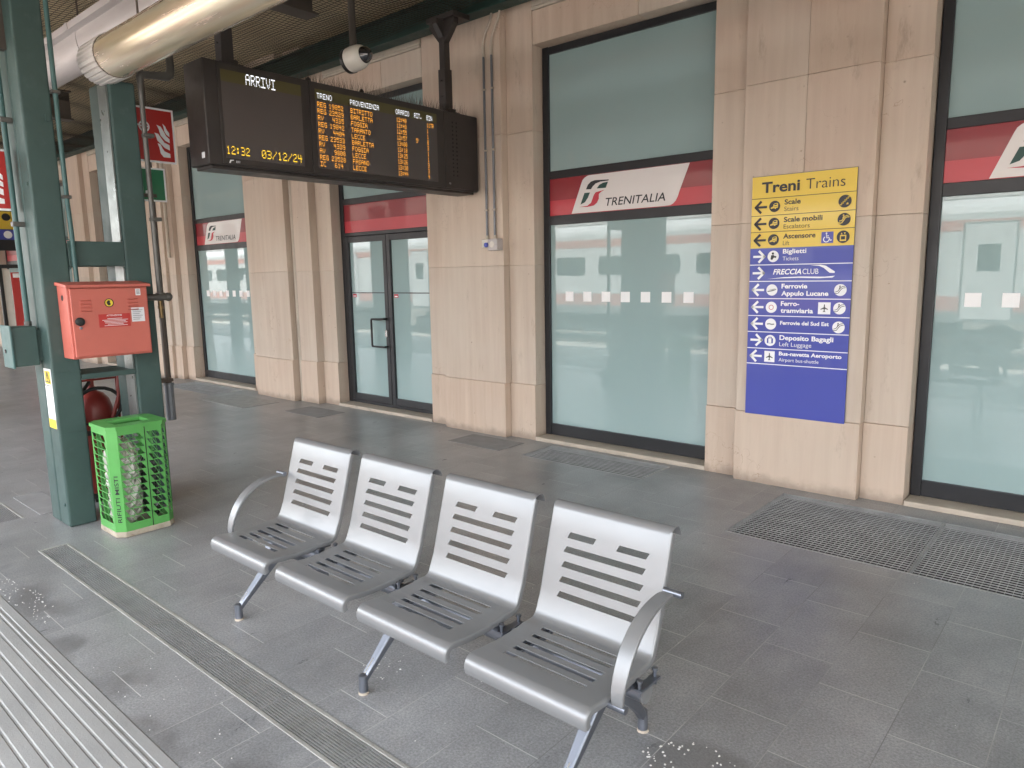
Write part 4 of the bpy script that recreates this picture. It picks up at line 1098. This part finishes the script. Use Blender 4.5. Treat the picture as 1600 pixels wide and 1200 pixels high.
for i, (b, c) in enumerate((('Scale', 'Stairs'), ('Scale mobili', 'Escalators'), ('Ascensore', 'Lift')), 1):
    zt = edges[i]; zc = (edges[i]+edges[i+1])/2
    m = MB(); wd = {'Scale': .112, 'Scale mobili': .263, 'Ascensore': .222}[b]
    text(m, fr, b, -1.917, zt-.052, wd, .033, .022); text(m, fr, c, -1.917, zt-.098, {'Stairs': .098, 'Escalators': .180, 'Lift': .045}[c], .030, -.006)
    arrow(m, zc, False); m.build('lettering', 'signink', STRIP[i]); train_icon(STRIP[i], zc)
    m = MB(); fdisc(m, fr, -1.514, zc, .0415, .003); m.build('pictogram_disc', 'signink', STRIP[i])
    m = MB(); o = lambda L: [(-1.514+a*.001, zc+bb*.001) for a, bb in L]
    if i == 1:
        fline(m, fr, o([(-30, -22), (-20, -22), (-20, -12), (-10, -12), (-10, -2), (0, -2), (0, 8), (10, 8), (10, 18), (20, 18), (20, 27), (28, 27)]), .007, .0045); fpoly(m, fr, o([(8, -22), (24, -22), (20, -8), (14, -12)]), .0045)
    elif i == 2:
        fline(m, fr, o([(-32, -20), (-24, -26), (-12, -22), (8, 8), (18, 14), (32, 14)]), .007, .0045); fline(m, fr, o([(-28, -10), (-14, -8), (4, 16), (14, 24), (26, 24)]), .006, .0045); fline(m, fr, o([(-6, 8), (-2, 22)]), .007, .0045); fdisc(m, fr, -1.514-.004, zc+.027, .005, .0045)
    else:
        fpoly(m, fr, o([(-20, -28), (20, -28), (20, 12), (-20, 12)]), .0045); fpoly(m, fr, o([(-16, 16), (-4, 16), (-10, 28)]), .0045); fpoly(m, fr, o([(4, 28), (16, 28), (10, 16)]), .0045)
    m.build('pictogram', 'signyellow', STRIP[i])
    if i == 3:
        m = MB(); frect(m, fr, -1.514-.013, -1.514+.013, zc-.018, zc+.004, .006); m.build('pictogram_detail', 'signink', STRIP[i])
        m = MB(); frect(m, fr, -1.655, -1.577, zc-.038, zc+.038, .003); m.build('wheelchair_plate', 'signblue', STRIP[i])
        m = MB(); o = lambda L: [(-1.616+a*.001, zc+bb*.001) for a, bb in L]
        fdisc(m, fr, -1.622, zc+.028, .0055, .0045); fline(m, fr, o([(-6, 20), (-4, -2), (12, -2), (20, -20), (28, -18)]), .006, .0045); fring(m, fr, -1.622, zc-.012, .018, .0055, .0045, 120, 360); fline(m, fr, o([(-5, 10), (8, 10)]), .005, .0045)
        m.build('wheelchair_pictogram', 'signwhite', STRIP[i])
def disc_or_square(strip, a, zc, sq=False):
    m = MB()
    if sq: frect(m, fr, a-.038, a+.038, zc-.040, zc+.040, .003)
    else: fdisc(m, fr, a, zc, .0405, .003)
    m.build('pictogram_disc', 'signwhite', strip)
def plane_icon(m, a, zc):
    o = lambda L: [(a+x*.001, zc+y*.001) for x, y in L]
    fpoly(m, fr, o([(-3, 26), (3, 26), (4, 6), (25, -6), (25, -11), (4, -5), (3, -19), (9, -25), (9, -28), (0, -25), (-9, -28), (-9, -25), (-3, -19), (-4, -5), (-25, -11), (-25, -6), (-4, 6)]), .0045)
def escal_icon(m, a, zc):
    o = lambda L: [(a+x*.001, zc+y*.001) for x, y in L]
    fline(m, fr, o([(-32, -20), (-24, -24), (-12, -20), (8, 8), (18, 14), (32, 16)]), .004, .0045); fline(m, fr, o([(-30, -12), (-16, -8), (4, 18), (14, 24), (28, 26)]), .004, .0045); fline(m, fr, o([(-7, 4), (-3, 20)]), .005, .0045); fdisc(m, fr, a-.003, zc+.026, .0045, .0045)
BL = [(4, True, [('Biglietti', .163, .022, .030, .041), ('Tickets', .111, -.006, .027, .090)], 'disc'),
      (6, False, [('Ferrovie', .180, .030, .031, .050), ('Appulo Lucane', .324, .030, .031, .101)], 'disc'),
      (7, False, [('Ferro-', .130, .030, .031, .050), ('tramviaria', .227, .030, .031, .099)], 'disc'),
      (8, False, [('Ferrovie del Sud Est', .337, .030, .025, .060)], 'disc'),
      (9, True, [('Deposito Bagagli', .372, .026, .032, .052), ('Left Luggage', .226, -.004, .029, .098)], 'disc'),
      (10, False, [('Bus-navetta Aeroporto', .431, .030, .026, .044), ('Airport bus-shuttle', .280, -.002, .024, .088)], 'square')]
for i, right, lines, sh in BL:
    zt = edges[i]; zc = (edges[i]+edges[i+1])/2; S_ = STRIP[i]
    m = MB()
    for (t, wd, bo, cp, dz) in lines: text(m, fr, t, -1.915, zt-dz, wd, cp, bo)
    arrow(m, zc, right); m.build('lettering', 'signwhite', S_)
    disc_or_square(S_, -1.983, zc, sh == 'square'); m = MB()
    o = lambda L: [(-1.983+a*.001, zc+b*.001) for a, b in L]
    if i == 4: fdisc(m, fr, -1.985, zc+.020, .008, .0045); fpoly(m, fr, o([(-14, 8), (4, 10), (12, -6), (4, -10), (-6, -26), (-18, -20)]), .0045); fpoly(m, fr, o([(10, 4), (24, 0), (20, -12), (8, -8)]), .0045)
    elif i == 6: fpoly(m, fr, o([(-32, -8), (2, -2), (30, 6), (32, 2), (6, -8), (-30, -14)]), .0045); fpoly(m, fr, o([(-24, 2), (6, 6), (32, 12), (8, 2)]), .0045)
    elif i == 7: fring(m, fr, -1.983, zc, .016, .004, .0045)
    elif i == 8: fline(m, fr, o([(-24, 0), (-8, 2), (8, -2), (24, 0)]), .008, .0045)
    elif i == 9: fpoly(m, fr, o([(-22, -20), (22, -20), (22, 16), (-22, 16)]), .0045); fline(m, fr, o([(-10, 16), (-10, 24), (10, 24), (10, 16)]), .005, .0045)
    else: plane_icon(m, -1.983, zc)
    m.build('pictogram', {7: 'redband', 8: 'steelc'}.get(i, 'signink' if i != 9 else 'signblue'), S_)
    if i == 9:
        m = MB(); frect(m, fr, -1.983-.011, -1.983+.011, zc-.018, zc+.014, .006); m.build('pictogram_detail', 'signwhite', S_)
    if i in (6, 7, 8):
        zo = -.008 if i == 8 else 0
        m = MB(); fdisc(m, fr, -1.514, zc+zo, .0405, .003); m.build('pictogram_disc', 'signwhite', S_); m = MB(); escal_icon(m, -1.514, zc+zo); m.build('pictogram', 'signink', S_)
    if i == 7:
        m = MB(); frect(m, fr, -1.655, -1.572, zc-.042, zc+.040, .003); m.build('pictogram_disc', 'signwhite', S_); m = MB(); plane_icon(m, -1.613, zc); m.build('pictogram', 'signink', S_)
S_ = STRIP[5]; zc = (edges[5]+edges[6])/2; m = MB(); arrow(m, zc, True)
text(m, fr, 'FRECCIA', -1.980, zc-.010, .200, .036, .024, .25); text(m, fr, 'CLUB', -1.772, zc-.010, .108, .036, 0)
zz = zc
fpoly(m, fr, [(-2.018, zz-.043), (-1.90, zz-.030), (-1.78, zz-.027), (-1.62, zz-.030), (-1.553, zz-.024), (-1.57, zz-.036), (-1.66, zz-.040), (-1.80, zz-.036), (-1.92, zz-.038)], .003)
fpoly(m, fr, [(-1.72, zz+.050), (-1.65, zz+.052), (-1.615, zz+.044), (-1.555, zz+.004), (-1.558, zz-.006), (-1.59, zz-.004), (-1.630, zz+.030), (-1.66, zz+.044)], .003)
m.build('lettering', 'signwhite', S_)

# ================================================================== WALL CONDUITS AND SWITCH
for k, (xx, zb2, lab) in enumerate(((-4.775, 1.935, 'left of the two thin grey conduits down the stone pier'), (-4.675, 1.935, 'right of the two thin grey conduits down the stone pier'))):
    c_ = thing('wall_conduit', lab, 'conduit', (xx, 5.165, zb2), 'conduits to the wall socket')
    m = MB(); m.tube([(xx, 5.163, zb2), (xx, 5.163, 3.62)], .0115, 10); m.build('tube', 'steelc', c_, smooth=50)
    m = MB(); m.tube([(xx, 5.163, 3.66), (xx, 5.163, 3.72), (xx+.03, 5.163, 3.80), (xx+.10, 5.158, 3.90), (xx+.14, 5.14, 3.98)], .0105, 10); m.lathe((xx, 5.163, 3.60), [(.015, 0), (.015, .09)], 10); m.lathe((xx, 5.163, zb2), [(.018, 0), (.018, .035)], 10); m.build('flexible_end', 'sill', c_, smooth=50)
    m = MB()
    for z in (2.2, 2.75, 3.3): m.box(xx-.018, xx+.018, 5.148, 5.179, z, z+.016)
    m.each('clip', 'sill', c_, bevel=.003)
WSK = thing('wall_socket', 'small pale grey switch and socket boxes at the foot of the conduits', 'socket', (-4.68, 5.15, 1.83))
m = MB(); m.box(-4.815, -4.715, 5.125, 5.179, 1.855, 1.935); m.build('switch_box', 'camwhite', WSK, bevel=.006)
m = MB(); m.box(-4.712, -4.59, 5.095, 5.179, 1.825, 1.935); m.build('socket_box', 'trunk', WSK, bevel=.006)
m = MB(); m.lathe((-4.655, 5.095, 1.882), [(.030, 0), (.030, .004), (.022, .005)], 20, (0, -1, 0)); m.build('socket_cover', 'camwhite', WSK)
m = MB(); m.lathe((-4.725, 5.11, 1.878), [(.022, 0), (.022, .03), (.012, .035)], 16, (0, -1, 0)); m.build('knob', 'signblue', WSK, smooth=40)
m = MB(); m.lathe((-4.775, 5.125, 1.895), [(.004, 0), (.004, .001)], 8, (0, -1, 0)); m.build('screw', 'black', WSK)

# ================================================================== GRATES AND DRAINS
def grate(h, label, step_x, step_y, mat='grate', group=None, split=None, bar=.004):
    x0, x1, y0, y1 = h
    G_ = thing('floor_grate', label, 'grate', ((x0+x1)/2, (y0+y1)/2, 0), group)
    m = MB(); m.box(x0, x1, y0, y1, -.12, -.115); m.box(x0, x0+.002, y0, y1, -.115, -.001); m.box(x1-.002, x1, y0, y1, -.115, -.001); m.box(x0+.002, x1-.002, y0, y0+.002, -.115, -.001); m.box(x0+.002, x1-.002, y1-.002, y1, -.115, -.001); m.build('pit', 'pit', G_)
    m = MB(); e = .008
    m.box(x0+.002, x1-.002, y0+.002, y0+.002+e, -.03, .003); m.box(x0+.002, x1-.002, y1-.002-e, y1-.002, -.03, .003); m.box(x0+.002, x0+.002+e, y0+.002+e, y1-.002-e, -.03, .003); m.box(x1-.002-e, x1-.002, y0+.002+e, y1-.002-e, -.03, .003)
    m.build('frame', mat, G_)
    m = MB()
    if step_y:
        y = y0+.014
        while y < y1-.014: m.box(x0+.012, x1-.012, y-bar/2, y+bar/2, -.004, .0015); y += step_y
    if step_x:
        x = x0+.014
        while x < x1-.014: m.box(x-.0013, x+.0013, y0+.012, y1-.012, -.005, -.002); x += step_x
    for s in (split or []): m.box(s-.006, s+.006, y0+.012, y1-.012, -.03, .0025)
    m.build('bars', mat, G_)
grate(holes[0], 'large square mesh floor grate in front of the right hand shop window', .034, .034, split=[-.78, .25])
grate(holes[1], 'dark slatted floor grate in front of the window with seven white squares', None, .036, bar=.010)
grate(holes[2], 'dark floor grate in front of the far left shop window', .036, .036)
def drain(h, label):
    x0, x1, y0, y1 = h
    G_ = thing('drain_channel', label, 'drain', ((x0+x1)/2, (y0+y1)/2, 0), 'slotted drain channels along the platform')
    m = MB(); m.box(x0, x1, y0, y1, -.08, -.075); m.box(x0, x1, y0, y0+.002, -.075, -.001); m.box(x0, x1, y1-.002, y1, -.075, -.001); m.build('channel', 'pit', G_)
    m = MB(); m.box(x0-.012, x1+.012, y0-.012, y0+.004, -.01, .003); m.box(x0-.012, x1+.012, y1-.004, y1+.012, -.01, .003); m.box(x0-.012, x0+.004, y0+.004, y1-.004, -.01, .003); m.build('edge', 'draineedge', G_, bevel=.002)
    m = MB(); y = y0+.012
    while y < y1-.010: m.box(x0+.004, x1, y-.0031, y+.0031, -.005, .0008); y += .0116
    x = x0+.045
    while x < x1: m.box(x-.004, x+.004, y0+.005, y1-.005, -.030, -.014); x += .05
    x = x0+.5
    while x < x1: m.box(x-.004, x+.004, y0+.005, y1-.005, -.018, .0018); x += .5
    m.build('grille', 'gratepale', G_)
drain(holes[3], 'long pale slotted drain running in front of the silver seats')
drain(holes[4], 'slotted drain at the left edge, beyond the column foot')
# thin metal covers lying on the tiles
def cover(x0, x1, y0, y1, label, mat):
    m = MB(); m.box(x0, x1, y0, y1, 0, .004)
    t_ = m.build('floor_plate', mat, label=label, cat='floor plate', group='metal plates let into the floor', bevel=.001)
    return t_
cover(-9.45, -8.30, 4.40, 4.92, 'pale perforated floor plate before the wide pier', 'grate')
cover(-7.7, -7.0, 4.62, 5.0, 'dark floor plate left of the glass door', 'mat')
cover(-4.95, -4.28, 4.72, 5.08, 'grey floor plate beside the slatted grate', 'mat')
cover(-6.25, -5.62, 1.44, 1.63, 'small striped floor plate left of the column foot', 'mat')

# white chips scattered on the floor
rnd = random.Random(11); m = MB()
def chip(x, y, s):
    a = rnd.uniform(0, 6.28); pts = []
    for k in range(5): t = a+2*PI*k/5; r_ = s*rnd.uniform(.5, 1.1); pts.append((x+r_*math.cos(t), y+r_*math.sin(t), .0008))
    m.prism(pts, (0, 0, .0018))
for _ in range(95):
    t = rnd.uniform(0, 2*PI); r_ = .20*math.sqrt(rnd.random()); chip(-.93+r_*math.cos(t)*.95, 1.93+r_*math.sin(t)*.8, rnd.uniform(.0015, .0055))
for _ in range(28):
    t = rnd.uniform(0, 2*PI); r_ = .09*math.sqrt(rnd.random()); chip(-2.22+r_*math.cos(t)*.9, 1.70+r_*math.sin(t)*1.1, rnd.uniform(.0012, .004))
for _ in range(70):
    t = rnd.uniform(0, 2*PI); r_ = math.sqrt(rnd.random()); chip(-4.15+.42*r_*math.cos(t), .96+.07*r_*math.sin(t), rnd.uniform(.001, .005))
for _ in range(26): chip(rnd.uniform(-3.2, -1.8), rnd.uniform(.90, 1.18), rnd.uniform(.001, .0035))
for _ in range(50): chip(rnd.uniform(-4.5, .2), rnd.uniform(1.0, 4.0), rnd.uniform(.0008, .0028))
m.build('white_chips', 'chip', label='white chips and crumbs scattered on the dark floor', cat='crumbs', kind='stuff')

# ================================================================== FAR LEFT: hanging sign, information board
HS = thing('hanging_direction_sign', 'yellow and blue hanging direction sign far down the platform', 'sign', (-17.5, 4.4, 2.2))
fr = xfr(-17.44)
m = MB(); m.box(-17.5, -17.442, 3.3, 5.05, 2.25, 3.05); m.build('panel', 'frame', HS, bevel=.006)
m = MB(); m.box(-17.442, -17.44, 3.32, 5.03, 2.68, 3.03); m.build('yellow_strip', 'signyellow', HS)
m = MB(); m.box(-17.442, -17.44, 3.32, 5.03, 2.47, 2.67); m.build('blue_strip', 'signblue', HS)
m = MB(); m.box(-17.442, -17.44, 3.32, 5.03, 2.27, 2.46); m.build('black_strip', 'ink', HS)
m = MB()
for a in (3.9, 4.2, 4.5, 4.8): fdisc(m, fr, a, 2.57, .075, .003)
m.build('pictogram', 'signwhite', HS)
m = MB()
for a in (3.9, 4.2, 4.5, 4.8): fdisc(m, fr, a, 2.92, .075, .003)
frect(m, fr, 3.35, 4.3, 2.76, 2.80, .003)
m.build('pictogram', 'signink', HS)
m = MB(); m.tube([(-17.47, 3.7, 3.05), (-17.47, 3.7, 4.3)], .03, 8); m.tube([(-17.47, 4.7, 3.05), (-17.47, 4.7, 4.3)], .03, 8); m.each('hanger', 'beam', HS)
IB = thing('information_board', 'black framed board with dark red posters far behind the column', 'notice board', (-16.5, 4.3, 0))
m = MB(); m.box(-16.53, -16.47, 4.02, 4.08, 0, 1.95); m.box(-16.53, -16.47, 5.0, 5.06, 0, 1.95); m.box(-16.53, -16.47, 4.08, 5.0, 1.88, 1.95); m.box(-16.52, -16.48, 4.08, 5.0, .55, .60); m.build('frame', 'black', IB, bevel=.004)
fr = xfr(-16.48)
m = MB(); m.box(-16.52, -16.49, 4.22, 4.95, .62, 1.80); m.build('poster', 'signred', IB)
m = MB(); m.box(-16.515, -16.495, 4.08, 4.21, .65, 1.86); m.build('side_poster', 'camwhite', IB)
m = MB()
fr = xfr(-16.49)
text(m, fr, 'PA', 4.40, 1.38, None, .09, .02, 0, .003); text(m, fr, 'SU', 4.36, 1.24, None, .09, .02, 0, .003); text(m, fr, 'Qu', 4.38, 1.06, None, .08, .01, 0, .003)
for i in range(4): frect(m, fr, 4.36+.03*(i % 2), 4.7, .72+.07*i, .74+.07*i, .003)
frect(m, fr, 4.25, 4.93, 1.70, 1.78, .003)
m.build('lettering', 'signwhite', IB)

# ================================================================== TRACKS AND TRAIN (seen mirrored in the shop glass)
def track(yc, label):
    t_ = thing('railway_track', label, 'track', (-20, yc, -1.1), 'tracks beside the platform')
    m = MB()
    for s in (-.72, .72): m.box(XL, XR, yc+s-.035, yc+s+.035, -1.03, -.93); m.box(XL, XR, yc+s-.07, yc+s+.07, -1.05, -1.03)
    m.each('rail', 'rail', t_)
    m = MB(); x = XL
    while x < XR: m.box(x, x+.25, yc-1.25, yc+1.25, -1.12, -1.05); x += .6
    s_ = m.build('sleepers', 'concrete', t_)
for yc, l in ((-3.9, 'nearest rail track below the platform edge'), (-8.2, 'middle rail track between platform and train'), (-12.6, 'rail track under the white and red coaches')): track(yc, l)
MB().box(XL, XR, -6.3, -5.9, -1.1, -.72).build('cable_duct', 'concrete', label='low concrete cable duct between the tracks', cat='cable duct')
def coach(xa, xb, label):
    C_ = thing('railway_coach', label, 'train coach', ((xa+xb)/2, -12.6, -.93), 'coaches of the white and red train')
    yf, yk = -11.2, -14.0
    prof = [(yf, .12), (yf, 2.95), (yf-.06, 3.10), (yf-.35, 3.30), (yf-.9, 3.44), (yk+.9, 3.44), (yk+.35, 3.30), (yk+.06, 3.10), (yk, 2.95), (yk, .12)]
    m = MB(); m.prism([(xa, a, b) for a, b in prof], (xb-xa, 0, 0)); Bd = m.build('body', 'coachwhite', C_, bevel=.02)
    m = MB(); m.box(xa+.02, xb-.02, yf-.02, yf+.004, 2.50, 2.78); m.box(xa+.02, xb-.02, yf-.02, yf+.004, .42, .82); m.build('red_stripe', 'coachred', Bd)
    m = MB(); m.box(xa+.02, xb-.02, yf-.02, yf+.0045, .12, .40); m.build('skirt', 'coachgrey', Bd)
    x = xa+4.3
    while x < xb-5.2:
        rd = .12; a0, a1, b0, b1 = x, x+1.33, 1.50, 2.17
        pts = []
        for (cx_, cz_, t0) in ((a1-rd, b0+rd, -90), (a1-rd, b1-rd, 0), (a0+rd, b1-rd, 90), (a0+rd, b0+rd, 180)):
            for k in range(5): t = R(t0+22.5*k); pts.append((cx_+rd*math.cos(t), yf-.01, cz_+rd*math.sin(t)))
        m = MB(); m.prism(pts, (0, .018, 0)); m.build('coach_window', 'coachglass', C_); x += 1.93
    for x in (xa+1.7, xb-2.9):
        m = MB(); m.box(x, x+1.2, yf-.02, yf+.012, .15, 2.72); d_ = m.build('coach_door', 'coachgrey', C_, bevel=.01)
        m = MB(); m.box(x+.05, x+1.15, yf+.002, yf+.018, .22, 2.66); m.build('door_skin', 'coachwhite', d_, bevel=.01)
        m = MB(); m.box(x+.35, x+.85, yf+.01, yf+.022, 1.45, 2.15); m.build('door_glass', 'coachglass', d_, bevel=.008)
    m = MB(); text(m, Fr((0, yf, 0), (-1, 0, 0), (0, 0, 1), (0, 1, 0)), '2', -(xa+3.3), 1.62, .2, .32, .02, 0, .006); m.build('class_number', 'coachgrey', C_)
    for x in (xa+3.4, xb-3.4):
        m = MB(); m.box(x-1.7, x+1.7, yf-.5, yf-.2, -.75, -.25); m.box(x-1.7, x+1.7, yk+.2, yk+.5, -.75, -.25); m.box(x-.3, x+.3, yf-.6, yk+.6, -.5, .1)
        m.build('bogie', 'under', C_)
        for dx in (-1.2, 1.2):
            for yw in (-12.6+.72, -12.6-.72): MB().lathe((x+dx, yw, -.48), [(.2, -.06), (.45, -.06), (.45, .06), (.2, .06)], 20, (0, 1, 0)).build('wheel', 'rail', C_)
    m = MB(); m.box(xa+6, xb-6, yf-.5, yk+.5, -.6, .11); m.build('underframe_box', 'under', C_)
    m = MB(); m.box(xa+1, xb-1, yf-.8, yf-.5, 3.36, 3.50); m.build('roof_gear', 'trunk', C_)
coach(-26.9, -.6, 'white coach with red stripes mirrored in the shop windows, nearest one')
coach(-53.6, -27.4, 'white coach with red stripes mirrored further along, behind the nearest one')
coach(-.1, 15.8, 'white coach with red stripes standing to the right of the nearest one')
OC = thing('opposite_canopy', 'dark canopy over the opposite platform, mirrored above the train', 'canopy', (-20, -20, 0))
m = MB(); m.box(XL, XR, -26, -15.5, 4.2, 4.9); m.box(XL, XR, -15.6, -15.5, 3.6, 4.2); m.build('roof', 'ceilbeam', OC)
for k in range(11):
    m = MB(); m.box(XL+3+7*k, XL+3.3+7*k, -19.2, -18.9, -.2, 4.2); m.build('post', 'beam', OC)
MB().box(XL-20, XR+20, -40, -34, -1.2, 9).build('background_building', 'farwall', label='plain beige building behind the opposite platform', cat='building')
